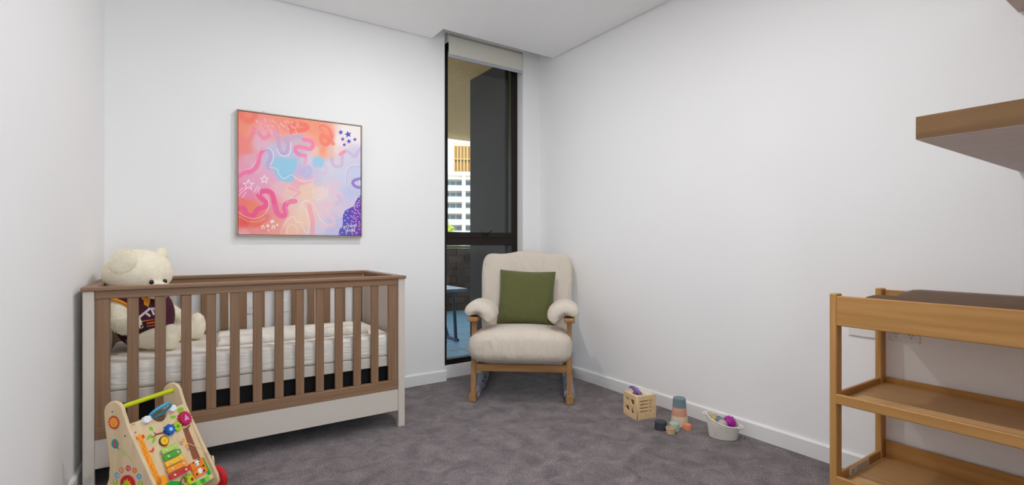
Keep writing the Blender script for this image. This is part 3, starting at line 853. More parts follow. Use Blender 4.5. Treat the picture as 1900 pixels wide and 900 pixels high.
    for pts, w_, al in (([(228, 292), (262, 282), (288, 310), (290, 350), (272, 392)], 4, 0.8), ([(316, 285), (330, 320), (362, 332), (392, 315), (400, 250)], 4.5, 0.85),
                        ([(268, 402), (312, 410), (328, 445), (360, 472), (398, 448), (425, 462), (470, 490), (520, 480), (545, 470)], 4, 0.8), ([(78, 440), (110, 418), (160, 405), (190, 350), (204, 305), (232, 282)], 3, 0.6),
                        ([(78, 680), (120, 706), (180, 718), (236, 692), (262, 650), (258, 600), (240, 570)], 3.5, 0.75), ([(80, 705), (140, 735), (200, 735), (240, 715)], 3, 0.6), ([(380, 700), (372, 620), (430, 560), (420, 520)], 3, 0.5),
                        ([(338, 812), (352, 768), (388, 718), (418, 706), (432, 738), (468, 742), (470, 770), (500, 812)], 4, 0.75), ([(440, 810), (436, 775), (410, 752), (380, 770), (378, 812)], 3.5, 0.7), ([(505, 812), (512, 740), (492, 660), (470, 650), (478, 615), (520, 612), (556, 660), (580, 720), (620, 752), (660, 748)], 3.5, 0.75),
                        ([(530, 560), (548, 540), (580, 530), (600, 545), (590, 572), (560, 575), (552, 556), (575, 548)], 3, 0.65), ([(500, 500), (512, 480), (535, 490), (528, 515), (540, 540), (535, 580), (560, 600), (600, 590)], 3, 0.6), ([(610, 575), (628, 560), (622, 540), (640, 510)], 3, 0.5),
                        ([(735, 495), (742, 425), (770, 392), (832, 384)], 3.5, 0.7), ([(822, 478), (828, 500), (836, 512)], 3.5, 0.8), ([(586, 182), (562, 152), (590, 130), (640, 152), (664, 200)], 3, 0.6), ([(470, 690), (455, 650), (480, 610), (530, 600)], 3, 0.5), ([(600, 640), (640, 700), (690, 720)], 2.5, 0.4), ([(180, 790), (240, 748), (300, 742)], 2.5, 0.5)):
        stroke(pts, w_, wl, al, 2)
    def starline(cx, cy, r):
        q = [(cx + (r if i % 2 == 0 else r * 0.42) * math.cos(PI / 2 + PI * i / 5), cy - (r if i % 2 == 0 else r * 0.42) * math.sin(PI / 2 + PI * i / 5)) for i in range(10)]
        for a, b_ in zip(q, q[1:] + q[:1]): stroke([a, b_], 5, wl, 0.85, 2)
    starline(138, 510, 34); starline(236, 476, 26)
    for a in ((112, 540, 78, 575), (104, 525, 82, 548), (125, 552, 100, 588), (210, 520, 188, 562), (196, 515, 172, 556), (206, 540, 202, 568)): stroke([a[:2], a[2:]], 4, wl, 0.8, 2)
    for cx, cy, r in ((708, 185, 17), (753, 198, 23), (720, 227, 14), (758, 241, 17), (795, 229, 14), (730, 262, 13)):
        poly([(x, 2 * cy - y) for x, y in star(cx, cy, r, 0.46, rot=PI / 2 + 0.2)], (84, 84, 196))
    for cx, cy, r in ((285, 735, 15), (257, 762, 14), (315, 757, 11), (262, 790, 8)):
        poly([(x, 2 * cy - y) for x, y in star(cx, cy, r, 0.46, rot=PI / 2 + 0.2)], (248, 236, 224))
    for cx in (228, 292): stroke([(cx - 7, 780), (cx - 6, 766), (cx, 760), (cx + 6, 766), (cx + 7, 780)], 6, (248, 236, 224), 0.95, 2)
    for k in range(70):
        px, py = rng.uniform(180, 440), rng.uniform(85, 195)
        if py > 225 - 0.35 * abs(px - 300) or py < 80 + 0.10 * (px - 62): continue
        stroke([(px, py), (px + 9, py + 14)], 6, (248, 190, 200), 0.6, 3)
    for k in range(30):
        px, py = rng.uniform(590, 720), rng.uniform(600, 690); blob(px, py, 3, 3, (240, 160, 180), 0.35, 0.5)
    img = np.clip(img, 0, 255) / 255.0
    lin_ = np.where(img <= 0.04045, img / 12.92, ((img + 0.055) / 1.055) ** 2.4)
    return N, np.clip(lin_ * 1.08, 0, 0.97)
def canvas():
    N, img = paint()
    w_, h_ = (PX1 - PX0) - 0.020, (PZ1 - PZ0) - 0.020
    xs = np.linspace(-w_ / 2, w_ / 2, N); zs = np.linspace(0.010, 0.010 + h_, N)
    X, Z = np.meshgrid(xs, zs)
    V = np.stack([X.ravel(), np.full(N * N, -0.034), Z.ravel()], 1)
    idx = np.arange(N * N).reshape(N, N)
    Fq = np.stack([idx[:-1, :-1].ravel(), idx[:-1, 1:].ravel(), idx[1:, 1:].ravel(), idx[1:, :-1].ravel()], 1)
    n0 = N * N
    V = np.vstack([V, [[-w_ / 2, -0.022, 0.010], [w_ / 2, -0.022, 0.010], [w_ / 2, -0.022, 0.010 + h_], [-w_ / 2, -0.022, 0.010 + h_]]])
    faces = Fq.tolist() + [list(idx[0, :]) + [n0 + 1, n0], list(idx[-1, ::-1]) + [n0 + 3, n0 + 2], list(idx[::-1, 0]) + [n0, n0 + 3], list(idx[:, -1]) + [n0 + 2, n0 + 1]]
    me = bpy.data.meshes.new('canvas'); me.from_pydata(V.tolist(), [], faces)
    at = me.color_attributes.new('print', 'FLOAT_COLOR', 'POINT')
    ar = np.ones((len(V), 4), np.float32); ar[:n0, :3] = img.reshape(-1, 3); ar[n0:, :3] = 0.7
    at.data.foreach_set('color', ar.ravel())
    m = bpy.data.materials.new('printed_canvas'); m.use_nodes = True
    b = m.node_tree.nodes['Principled BSDF']; b.inputs['Roughness'].default_value = 0.65; b.inputs['Specular IOR Level'].default_value = 0.2
    a = m.node_tree.nodes.new('ShaderNodeAttribute'); a.attribute_name = 'print'
    m.node_tree.links.new(a.outputs['Color'], b.inputs['Base Color'])
    return link('canvas', me, pic, m)
cvs = canvas()
R90 = Matrix.Rotation(PI / 2, 4, 'X')
text_mesh('signature', 'rachael\n shea', 0.040, m_white, cvs, Matrix.Translation((0.305, -0.0345, 0.062)) @ R90 @ Matrix.Rotation(math.radians(8), 4, 'Z'), 0.0003, spacing=0.75)
hk = MB().box(-0.012, 0.012, -0.010, 0.0, 0, 0.018, 0.003).build('wall_hook', m_white, None, loc=(on_y(491, 207, YB).x, YB - 0.0005, PZ1 + 0.002))
tag(hk, 'tiny white adhesive hook on the wall just above the painting', 'hook')
# ------------------------------------------------------------------ rocking chair (local x to its left-hand side as seen, y to its back)
m_oak_x = wood('chair_oak_cross', rgb(150, 108, 66), rgb(178, 134, 86), 'x', 8, squeeze=0.05)
m_oak_y = wood('chair_oak_deep', rgb(150, 108, 66), rgb(178, 134, 86), 'y', 8, squeeze=0.05)
m_oak_z = wood('chair_oak_upright', rgb(150, 108, 66), rgb(178, 134, 86), 'z', 8, squeeze=0.05)
def cloth_material(name, c, sc=5.0, dist=0.03, strength=0.5, weave=0.12):
    m = bpy.data.materials.new(name); m.use_nodes = True
    nt = m.node_tree; b = nt.nodes['Principled BSDF']; N = nt.nodes; L = nt.links
    b.inputs['Base Color'].default_value = c; b.inputs['Roughness'].default_value = 0.9
    b.inputs['Specular IOR Level'].default_value = 0.12; b.inputs['Sheen Weight'].default_value = 0.15
    tc = N.new('ShaderNodeTexCoord'); mp = N.new('ShaderNodeMapping'); mp.inputs['Scale'].default_value = (2.2, 1.0, 1.0)
    L.new(tc.outputs['Object'], mp.inputs[0])
    n1 = N.new('ShaderNodeTexNoise'); n1.inputs['Scale'].default_value = sc; n1.inputs['Distortion'].default_value = 1.2; n1.inputs['Detail'].default_value = 3
    n2 = N.new('ShaderNodeTexNoise'); n2.inputs['Scale'].default_value = 420
    L.new(mp.outputs[0], n1.inputs['Vector']); L.new(tc.outputs['Object'], n2.inputs['Vector'])
    b1 = N.new('ShaderNodeBump'); b1.inputs['Strength'].default_value = strength; b1.inputs['Distance'].default_value = dist
    b2 = N.new('ShaderNodeBump'); b2.inputs['Strength'].default_value = weave; b2.inputs['Distance'].default_value = 0.003
    L.new(n1.outputs['Fac'], b1.inputs['Height']); L.new(n2.outputs['Fac'], b2.inputs['Height'])
    L.new(b1.outputs[0], b2.inputs['Normal']); L.new(b2.outputs[0], b.inputs['Normal'])
    return m
m_linen = cloth_material('oatmeal_linen', rgb(212, 201, 186), 6, 0.03, 0.55)
m_green = cloth_material('olive_linen', rgb(96, 98, 58), 7, 0.03, 0.5)
m_wrap = mat('slate_wrap', rgb(70, 76, 92), 0.8, col2=rgb(186, 192, 206), var_scale=26, stretch=(1, 2.5, 1), bump=0.7, bump_scale=60)
ch = thing('rocking_chair', 'oatmeal cushioned rocking armchair with oak frame in the corner', 'chair', (1.945, 2.796, 0), math.radians(-39.0))
RX = 0.335
for sx in (-1, 1):
    x = sx * RX
    def arc(y): return 0.030 + 0.10 * max(0, (y - 0.34)) ** 2 * 1.3 + 0.06 * max(0, 0.30 - y) ** 2
    pts = [(-0.0, 0.02 + 0.74 * k / 16) for k in range(17)]
    r = MB()
    ys = [0.0 + 0.80 * k / 16 for k in range(17)]
    o1 = [(x - 0.024, y, max(0.0, arc(y) - 0.030)) for y in ys] + [(x - 0.024, y, arc(y) + 0.020) for y in ys[::-1]]
    r.poly(o1, (0.048, 0, 0)).build('rocker', m_oak_y, ch)
    wr = MB()
    P = [(x, y, arc(y) + 0.000) for y in [0.085 + 0.52 * k / 34 for k in range(35)]]
    wr.tube(P, [0.037 + 0.004 * math.sin(k * 1.9) + 0.003 * random.uniform(-1, 1) for k in range(35)], 14)
    # keep the wrap on top of the carpet
    for v in wr.bm.verts: v.co.z = max(v.co.z, 0.001)
    wr.build('rocker_wrap', m_wrap, ch, smooth=True)
    MB().poly([(x - 0.017, 0.030, 0.05), (x - 0.017, 0.066, 0.05), (x - 0.017, 0.120, 0.56), (x - 0.017, 0.084, 0.56)], (0.034, 0, 0)).build('front_post', m_oak_z, ch)
    MB().poly([(x - 0.016, 0.50, 0.04), (x - 0.016, 0.545, 0.04), (x - 0.016, 0.62, 0.56), (x - 0.016, 0.575, 0.56)], (0.032, 0, 0)).build('rear_post', m_oak_z, ch)
    box('arm', m_oak_y, ch, x - 0.036, x + 0.036, 0.005, 0.66, 0.557, 0.588, 0.009, 2)
    # padded arm roll: a bean section that hangs over the arm to the inside
    path = catmull([(sx * 0.376, 0.596), (sx * 0.355, 0.626), (sx * 0.305, 0.636), (sx * 0.250, 0.606), (sx * 0.222, 0.548)], 6)
    rad = [0.030 + 0.034 * math.sin(PI * min(1, (k + 3) / (len(path) + 1) * 0.62)) for k in range(len(path))]
    secs = []
    pm = MB()
    n_ = 14
    for jj in range(n_ + 1):
        t = jj / n_
        y = 0.015 + 0.33 * t
        k = max(0.02, (1 - abs(2 * t - 1) ** 5.0)) ** 0.5
        up, dn = [], []
        for q, (p, rr) in enumerate(zip(path, rad)):
            a = path[max(0, q - 1)]; c2 = path[min(len(path) - 1, q + 1)]
            d = Vector((c2.x - a.x, c2.y - a.y)).normalized(); nrm = Vector((-d.y, d.x)) * (1 if sx < 0 else -1)
            e = rr * k * (math.sqrt(max(0.04, 1 - (abs(2 * q / (len(path) - 1) - 1)) ** 6)))
            up.append(Vector((p.x + nrm.x * e, y, p.y + nrm.y * e)))
            dn.append(Vector((p.x - nrm.x * e * 0.75, y, p.y - nrm.y * e * 0.75)))
        secs.append([pm.bm.verts.new(v) for v in up + dn[::-1]])
    for a, c2 in zip(secs, secs[1:]):
        for q in range(len(a)): pm.bm.faces.new((a[q], a[(q + 1) % len(a)], c2[(q + 1) % len(a)], c2[q]))
    pm.bm.faces.new(secs[0]); pm.bm.faces.new(secs[-1][::-1])
    o = pm.build('arm_pad', m_linen, ch, smooth=True)
    sb = o.modifiers.new('s', 'SUBSURF'); sb.levels = sb.render_levels = 1
box('seat_rail', m_oak_x, ch, -RX + 0.018, RX - 0.018, 0.040, 0.066, 0.208, 0.258, 0.004)
box('seat_rail', m_oak_x, ch, -RX + 0.018, RX - 0.018, 0.52, 0.55, 0.19, 0.235, 0.004)
for sx in (-1, 1):
    MB().poly([(sx * (RX - 0.02), 0.067, 0.215), (sx * (RX - 0.02), 0.067, 0.257), (sx * (RX - 0.02), 0.52, 0.235), (sx * (RX - 0.02), 0.52, 0.195)], (-sx * 0.026, 0, 0)).build('side_rail', m_oak_y, ch)
box('stretcher', m_oak_x, ch, -RX + 0.018, RX - 0.018, 0.545, 0.57, 0.46, 0.50, 0.004)
def seat_fn(p):
    p.z += 0.012 * math.cos(p.x * 4.2) - 0.010
    return p
seat = link('seat_cushion', super_mesh('seat_cushion', 0.745, 0.66, 0.262, 0.58, 0.42, 64, 36, 0.010, 5, 1, seat_fn), ch, m_linen)
seat.location = (-0.008, 0.272, 0.366); seat.rotation_euler = (math.radians(-5), 0, 0)
def back_fn(p):
    f = 1.0 + 0.03 * (p.z / 0.36)
    p.x *= f
    if p.z > 0.25: p.z += 0.014 * math.cos(p.x * 16) * (p.z - 0.25) / 0.1
    return p
bc = link('back_cushion', super_mesh('back_cushion', 0.725, 0.20, 0.72, 0.30, 0.36, 72, 44, 0.010, 5, 4, back_fn), ch, m_linen)
bc.location = (0.005, 0.635, 0.672); bc.rotation_euler = (math.radians(-15), 0, 0)

# olive cushion leaning on the backrest
def pillow(w_, h_, t_):
    bm = bmesh.new(); n = 34; A, B = {}, {}
    for i in range(n + 1):
        for j in range(n + 1):
            a, b_ = 2 * i / n - 1, 2 * j / n - 1
            pin = 1 - 0.055 * (1 - a * a) * abs(b_) ** 2
            pin2 = 1 - 0.050 * (1 - b_ * b_) * abs(a) ** 2
            x, z = a * w_ / 2 * pin2, b_ * h_ / 2 * pin
            k = ((1 - a ** 4) * (1 - b_ ** 4)) ** 0.55
            wv = 0.006 * noise.noise(Vector((a * 2.5, b_ * 3.5, 3))) + 0.003 * noise.noise(Vector((a * 7, b_ * 8, 1)))
            edge = i in (0, n) or j in (0, n)
            A[i, j] = bm.verts.new((x, -(t_ / 2 + wv) * k, z))
            B[i, j] = A[i, j] if edge else bm.verts.new((x, (t_ / 2 + wv) * k, z))
    for i in range(n):
        for j in range(n):
            bm.faces.new((A[i, j], A[i + 1, j], A[i + 1, j + 1], A[i, j + 1]))
            bm.faces.new((B[i, j], B[i, j + 1], B[i + 1, j + 1], B[i + 1, j]))
    me = bpy.data.meshes.new('cover')
    for f in bm.faces: f.smooth = True
    bm.to_mesh(me); bm.free(); return me
cr, cb = Vector((math.cos(math.radians(-39)), math.sin(math.radians(-39)), 0)), Vector((-math.sin(math.radians(-39)), math.cos(math.radians(-39)), 0))
pl0 = Vector((1.945, 2.796, 0)) + cr * 0.005 + cb * 0.405
pil = thing('cushion', 'square olive green cushion propped on the rocking chair seat', 'cushion', (pl0.x, pl0.y, 0.470), math.radians(-39.0))
PM = Matrix.Rotation(math.radians(-16), 4, 'X') @ Matrix.Rotation(math.radians(2), 4, 'Y') @ Matrix.Translation((0, 0, 0.218))
cv_ = link('cover', pillow(0.435, 0.425, 0.13), pil, m_green); cv_.data.transform(PM)
pp = []
for k in range(4):
    for q in range(12):
        a = -1 + 2 * q / 12
        aa, bb = ((a, -1), (1, a), (-a, 1), (-1, -a))[k]
        pp.append(PM @ Vector((aa * 0.2175 * (1 - 0.05 * (1 - bb * bb) * aa * aa), 0, bb * 0.2125 * (1 - 0.055 * (1 - aa * aa) * bb * bb))))
MB().tube(pp, 0.003, 6, closed=True).build('piping', m_green, pil, smooth=True)

# ------------------------------------------------------------------ wooden shape-sorter cube
m_ply = mat('birch_ply', rgb(236, 206, 160), 0.5, col2=rgb(224, 190, 142), var_scale=50, stretch=(1, 0.1, 1))
m_purple = mat('purple_plastic', rgb(118, 92, 158), 0.45)
m_ivory = mat('ivory_lid', rgb(226, 214, 192), 0.5)
CA = math.radians(-13)
cube = thing('shape_sorter', 'wooden shape sorter cube with cut-out holes by the baseboard', 'toy', (2.362, 2.132, 0), CA)
CS = 0.145; TH = 0.009
def face_plate(name, outl, mtx, m=None): return plate2d(name, outl, TH, m or m_ply, cube, mtx)
sq = lambda a, b_, c2, d: [(a, c2), (b_, c2), (b_, d), (a, d)]
rim = sq(0, CS, 0, CS)
# left face (plane x = 0, spans local y): u = CS - y so that the pattern reads from outside
ML = Matrix(((0, 0, -1, TH / 2), (-1, 0, 0, CS), (0, 1, 0, 0), (0, 0, 0, 1)))
face_plate('shape_face', [rim, star(0.044, 0.107, 0.021, 0.42), sq(0.082, 0.116, 0.085, 0.118), circle(0.046, 0.050, 0.018), [(0.082, 0.030), (0.120, 0.030), (0.101, 0.068)]], ML)
MR = Matrix(((1, 0, 0, 0), (0, 0, -1, TH / 2), (0, 1, 0, 0), (0, 0, 0, 1)))
slots = []
for k in range(4):
    z = 0.047 + k * 0.0215
    slots.append([(0.027, z), (0.086, z), (0.088, z + 0.006), (0.027, z + 0.006)])
rim2 = sq(TH, CS, 0, CS)
face_plate('slot_face', [rim2] + slots, MR)
for k in range(4):
    z = 0.050 + k * 0.0215
    box('peg_dot', m_brn, cube, 0.098, 0.106, -0.0005, 0.003, z - 0.003, z + 0.003, 0)
box('face', m_ply, cube, TH, CS, CS - TH, CS, 0, CS, 0.001)
box('face', m_ply, cube, CS - TH, CS, TH, CS - TH, 0, CS, 0.001)
box('base', m_ply, cube, TH, CS - TH, TH, CS - TH, 0.001, TH, 0)
MT = Matrix.Translation((0, 0, CS - TH / 2))
face_plate('lid', [sq(TH, CS - TH, TH, CS - TH), circle(0.045, 0.062, 0.024, ry=0.034)], MT)
box('sliding_panel', m_ivory, cube, 0.080, CS - 0.006, 0.012, CS - 0.012, CS, CS + 0.003, 0.001)
dn = thing('dinosaur_block', 'purple dinosaur shaped block poking out of the shape sorter lid', 'toy', cube.matrix_basis @ Vector((0, 0, 0)), CA)
dn.location = (2.362 + math.cos(CA) * 0.045 - math.sin(CA) * 0.062, 2.132 + math.sin(CA) * 0.045 + math.cos(CA) * 0.062, CS - 0.004)
MB().tube(catmull([(0.012, -0.032, -0.004), (0.006, -0.020, 0.010), (0.0, 0.0, 0.020), (-0.006, 0.022, 0.032), (-0.012, 0.040, 0.037), (-0.016, 0.055, 0.030)], 6), [0.006 + 0.009 * math.sin(PI * min(1, k / 30 + 0.12)) for k in range(31)], 12).build('body', m_purple, dn, smooth=True)
MB().tube([(0.0, 0.0, 0.012), (0.008, 0.008, -0.012)], 0.006, 8).tube([(-0.008, -0.002, 0.012), (-0.012, 0.002, -0.012)], 0.006, 8).build('leg_pair', m_purple, dn, smooth=True)

# ------------------------------------------------------------------ stacking cups
def cup(u, v, z0, r0, r1, h_, col, label, up=False, nm='stacking_cup', xy=None):
    """r0 bottom radius, r1 top radius; up=True is an open cup"""
    p = on_z(u, v, 0) if xy is None else Vector(xy)
    m = mat('silicone_%s' % label.split()[0], col, 0.55, spec=0.3)
    t = thing(nm, label, 'toy cup', (p.x, p.y, z0), group='stacking cups on the carpet')
    if up:
        prof = [(0, 0.0), (r0 - 0.002, 0.0), (r0, 0.002), (r1, h_ - 0.004), (r1 + 0.0015, h_ - 0.002), (r1, h_), (r1 - 0.003, h_), (r0 - 0.004, 0.004), (0, 0.004)]
    else:
        prof = [(r0 - 0.004, 0.0), (r0 + 0.001, 0.0), (r0 + 0.001, 0.004), (r0, 0.005), (r1, h_ - 0.004), (r1 - 0.002, h_ - 0.001), (r1 - 0.006, h_), (r1 - 0.009, h_ - 0.0015), (0, h_ - 0.0015)]
    MB().lathe(prof, 36).build('cup_wall', m, t, angle=0.5)
    rg = MB()
    for k in (0.30, 0.6):
        rr = r0 + (r1 - r0) * k
        rg.lathe([(rr, h_ * k - 0.001), (rr + 0.0008, h_ * k), (rr, h_ * k + 0.001)], 36)
    rg.build('rib_band', m, t, smooth=True)
    return t, p
st = on_z(1260.5, 787, 0)
cup(0, 0, 0.0, 0.050, 0.046, 0.058, rgb(222, 202, 178), 'cream upturned cup at the bottom of the stacked tower', xy=st)
cup(0, 0, 0.0565, 0.0445, 0.040, 0.053, rgb(206, 150, 128), 'terracotta upturned cup in the middle of the stacked tower', xy=st)
cup(0, 0, 0.108, 0.0395, 0.037, 0.054, rgb(112, 136, 142), 'slate blue upturned cup on top of the stacked tower', xy=st)
cup(1226, 796, 0, 0.036, 0.034, 0.048, rgb(62, 66, 72), 'charcoal upturned cup on the carpet beside the tower')
cup(1251, 797.5, 0, 0.031, 0.029, 0.042, rgb(166, 190, 176), 'mint green upturned cup behind the beige open cup')
cup(1244.5, 804.5, 0, 0.025, 0.028, 0.036, rgb(206, 178, 144), 'beige open cup standing upright on the carpet', up=True)
cup(1275, 796, 0, 0.025, 0.023, 0.030, rgb(224, 140, 104), 'orange small upturned cup right of the tower foot')

# ------------------------------------------------------------------ rope basket with toys
m_rope = mat('cotton_rope', rgb(226, 222, 214), 0.9, var=0.05, var_scale=120, bump=0.5, bump_scale=320)
bc0 = Vector((2.566, 1.676, 0))
ba = thing('rope_basket', 'small oval white rope basket holding toys by the baseboard', 'basket', bc0, math.radians(-66))
def rim_z(a): return 0.090 + 0.010 * math.cos(a) ** 2 - 0.024 * math.cos(a)
NB = 10
for k in range(NB):
    t = k / (NB - 1)
    fl = 0.80 + 0.20 * t
    pts = []
    for q in range(40):
        a = 2 * PI * q / 40
        pts.append((0.088 * fl * math.cos(a), 0.062 * fl * math.sin(a), 0.005 + (rim_z(a) - 0.005) * t))
    MB().tube(pts, 0.0043, 8, closed=True).build('rope_coil', m_rope, ba, smooth=True)
MB().lathe([(0, 0.001), (0.068, 0.001), (0.070, 0.006), (0, 0.006)], 32, sy=0.63).build('base', m_rope, ba)
for sx in (-1, 1):
    MB().tube(catmull([(sx * 0.084, -0.028, 0.098 - sx * 0.023), (sx * 0.100, -0.017, 0.096 - sx * 0.023), (sx * 0.104, 0.0, 0.095 - sx * 0.023), (sx * 0.100, 0.017, 0.096 - sx * 0.023), (sx * 0.084, 0.028, 0.098 - sx * 0.023)], 6), 0.005, 8).build('handle', m_rope, ba, smooth=True)
BM_ = Matrix.Translation(bc0) @ Matrix.Rotation(math.radians(-66), 4, 'Z')
def inb(x, y, z): return BM_ @ Vector((x, y, z))
m_mag = mat('magenta_rubber', rgb(176, 30, 160), 0.4)
sb_ = thing('spiky_ball', 'magenta spiky rubber ball in the rope basket', 'ball', inb(0.034, 0.004, 0.056))
MB().ellipsoid((0, 0, 0.034), (0.032, 0.032, 0.032), 24).build('core', m_mag, sb_, smooth=True)
sp_ = MB()
for k in range(70):
    z = 1 - 2 * (k + 0.5) / 70; r = math.sqrt(1 - z * z); a = k * 2.39996
    d = Vector((r * math.cos(a), r * math.sin(a), z))
    sp_.tube([d * 0.030 + Vector((0, 0, 0.034)), d * 0.039 + Vector((0, 0, 0.034))], [0.0036, 0.0012], 6)
sp_.build('spikes', m_mag, sb_, smooth=True)
m_yel = mat('yellow_plastic', rgb(238, 190, 30), 0.4)
gf = thing('toy_giraffe', 'little yellow toy giraffe standing in the rope basket', 'toy', inb(-0.048, -0.004, 0.062), math.radians(40))
MB().tube([(0, 0, 0.018), (0.004, 0, 0.03), (0.006, 0, 0.052)], [0.010, 0.007, 0.005], 10).ellipsoid((0.010, 0, 0.056), (0.010, 0.006, 0.006), 12).ellipsoid((-0.004, 0, 0.016), (0.016, 0.010, 0.010), 12).build('body', m_yel, gf, smooth=True)
lg = MB()
for sx in (-0.012, 0.006):
    for sy in (-0.006, 0.006): MB().tube([(sx, sy, 0.0), (sx, sy, 0.014)], 0.0032, 8).build('leg', m_yel, gf, smooth=True)
m_pgr = mat('pebble_grey', rgb(186, 176, 162), 0.6)
m_tlg = mat('dusty_teal', rgb(150, 172, 176), 0.6)
tag(link('toy_ball', super_mesh('toy_ball', 0.056, 0.052, 0.05, 0.95, 0.95, 24, 14), None, m_pgr), 'round grey-beige toy ball in the rope basket', 'ball').location = inb(0.004, -0.028, 0.082)
cl = MB().lathe([(0, 0), (0.020, 0), (0.026, 0.036), (0.023, 0.036), (0.018, 0.003), (0, 0.003)], 28).build('toy_bowl', m_tlg, None, angle=0.6)
cl.location = inb(-0.026, 0.026, 0.064); cl.rotation_euler = (0.3, 0.2, 0); tag(cl, 'dusty teal toy bowl lying in the rope basket', 'toy')
ft = MB().lathe([(0, 0), (0.048, 0), (0.052, 0.004), (0.054, 0.046), (0, 0.054)], 32, sy=0.62).build('toy_cloth', mat('dark_cloth', rgb(70, 76, 84), 0.9), None, smooth=True)
ft.matrix_basis = BM_ @ Matrix.Translation((0, 0, 0.007)); tag(ft, 'dark grey cloth bundled in the bottom of the rope basket', 'cloth')

# ------------------------------------------------------------------ change table
m_px = wood('pine_cross', rgb(196, 148, 88), rgb(176, 128, 72), 'x', 6, squeeze=0.05)
m_py = wood('pine_long', rgb(196, 148, 88), rgb(176, 128, 72), 'y', 6, squeeze=0.04)
m_pz = wood('pine_upright', rgb(196, 148, 88), rgb(176, 128, 72), 'z', 6, squeeze=0.05)
m_tray = wood('beech_tray', rgb(206, 166, 112), rgb(192, 150, 98), 'y', 5, squeeze=0.04)
TX0, TX1, TY1, TY0 = 2.205, 2.695, 0.962, 0.10
tb = thing('change_table', 'pine baby change table with two trays along the right wall', 'change table', ((TX0 + TX1) / 2, (TY0 + TY1) / 2, 0))
ox, oy = (TX0 + TX1) / 2, (TY0 + TY1) / 2
def tbox(name, m, x0, x1, y0, y1, z0, z1, bev=0.003, par=None): return box(name, m, tb if par is None else par, x0 - ox, x1 - ox, y0 - oy, y1 - oy, z0, z1, bev)
PW, PD = 0.026, 0.050
for yy in (TY1 - PW, TY0):
    tbox('post', m_pz, TX0, TX0 + PD, yy, yy + PW, 0, 0.896)
    tbox('post', m_pz, TX1 - PD, TX1, yy, yy + PW, 0, 0.896)
for xx in (TX0, TX1 - 0.018):
    tbox('side_board', m_py, xx, xx + 0.018, TY0 + PW, TY1 - PW, 0.768, 0.889)
for yy in (TY0 + 0.004, TY1 - 0.020):
    tbox('end_board', m_px, TX0 + PD, TX1 - PD, yy, yy + 0.016, 0.770, 0.845)
tbox('top_panel', m_tray, TX0 + 0.019, TX1 - 0.019, TY0 + 0.022, TY1 - 0.024, 0.775, 0.787, 0)
def tray(z, hf, hb):
    tbox('tray_panel', m_tray, TX0 + 0.016, TX1 - 0.016, TY0 + 0.022, TY1 - 0.024, z, z + 0.008, 0)
    tbox('front_rim', m_py, TX0 - 0.002, TX0 + 0.014, TY0 + PW, TY1 - PW + 0.004, z - 0.006, z - 0.006 + hf)
    tbox('back_rim', m_py, TX1 - 0.014, TX1, TY0 + PW, TY1 - PW, z - 0.006, z - 0.006 + hb)
    for yy in (TY0 + 0.006, TY1 - 0.022):
        tbox('end_rim', m_px, TX0 + PD, TX1 - PD, yy, yy + 0.014, z - 0.006, z - 0.006 + hf)
    return z
tray(0.458, 0.040, 0.040)
tray(0.118, 0.048, 0.090)
# paper label with a CE mark on the lower end rim
m_paper = mat('paper_label', rgb(226, 222, 214), 0.7)
m_ink = mat('print_ink', rgb(60, 58, 56), 0.7)
lb = tbox('paper_label', m_paper, 2.330, 2.520, TY1 - 0.0232, TY1 - 0.0222, 0.1215, 0.158, 0)
lb.location = (0, 0, 0)
MX = Matrix(((1, 0, 0, 0), (0, 0, -1, 0), (0, 1, 0, 0), (0, 0, 0, 1)))
tl = text_mesh('mark', 'CE', 0.022, m_ink, lb, Matrix.Translation((2.362 - ox, TY1 - 0.0234 - oy, 0.139)) @ MX, 0.0002)
for k in range(4):
    MB().box(2.40 - ox, 2.51 - ox - 0.012 * (k % 2), TY1 - 0.0237 - oy, TY1 - 0.0233 - oy, 0.1305 + k * 0.006, 0.1325 + k * 0.006).build('print_line', mat('faint_ink', rgb(150, 146, 140), 0.8) if k == 0 else MATS['faint_ink'], lb)
# change mat with raised sides
m_vinyl = mat('taupe_vinyl', rgb(104, 82, 66), 0.32, spec=0.5)
def mat_mesh():
    bm = bmesh.new(); nx, ny = 26, 30
    W, L_ = 0.395, 0.74; V = {}; U = {}
    for i in range(nx + 1):
        for j in range(ny + 1):
            a, b_ = 2 * i / nx - 1, j / ny
            side = min(1, abs(a)) ** 3
            e = min(b_, 1 - b_) * L_
            k = math.sqrt(max(0, 1 - (1 - min(1, e / 0.10)) ** 2))
            z = 0.024 + 0.108 * side * (0.25 + 0.75 * k)
            if abs(a) > 0.9: z -= 0.018 * ((abs(a) - 0.9) / 0.1) ** 2
            V[i, j] = bm.verts.new((a * W / 2, b_ * L_ - L_ / 2, z))
            U[i, j] = bm.verts.new((a * W / 2 * 0.995, b_ * L_ - L_ / 2, 0.001))
    for i in range(nx):
        for j in range(ny):
            bm.faces.new((V[i, j], V[i + 1, j], V[i + 1, j + 1], V[i, j + 1])); bm.faces.new((U[i, j], U[i, j + 1], U[i + 1, j + 1], U[i + 1, j]))
    for i in range(nx):
        for j in (0, ny): bm.faces.new((V[i, j], V[i + 1, j], U[i + 1, j], U[i, j]))
    for j in range(ny):
        for i in (0, nx): bm.faces.new((V[i, j], V[i, j + 1], U[i, j + 1], U[i, j]))
    bmesh.ops.recalc_face_normals(bm, faces=bm.faces)
    me = bpy.data.meshes.new('change_mat')
    for f in bm.faces: f.smooth = True
    bm.to_mesh(me); bm.free(); return me
cm = link('change_mat', mat_mesh(), None, m_vinyl)
cm.location = ((TX0 + TX1) / 2, 0.525, 0.788); tag(cm, 'taupe vinyl change mat with raised sides on the change table', 'mat')

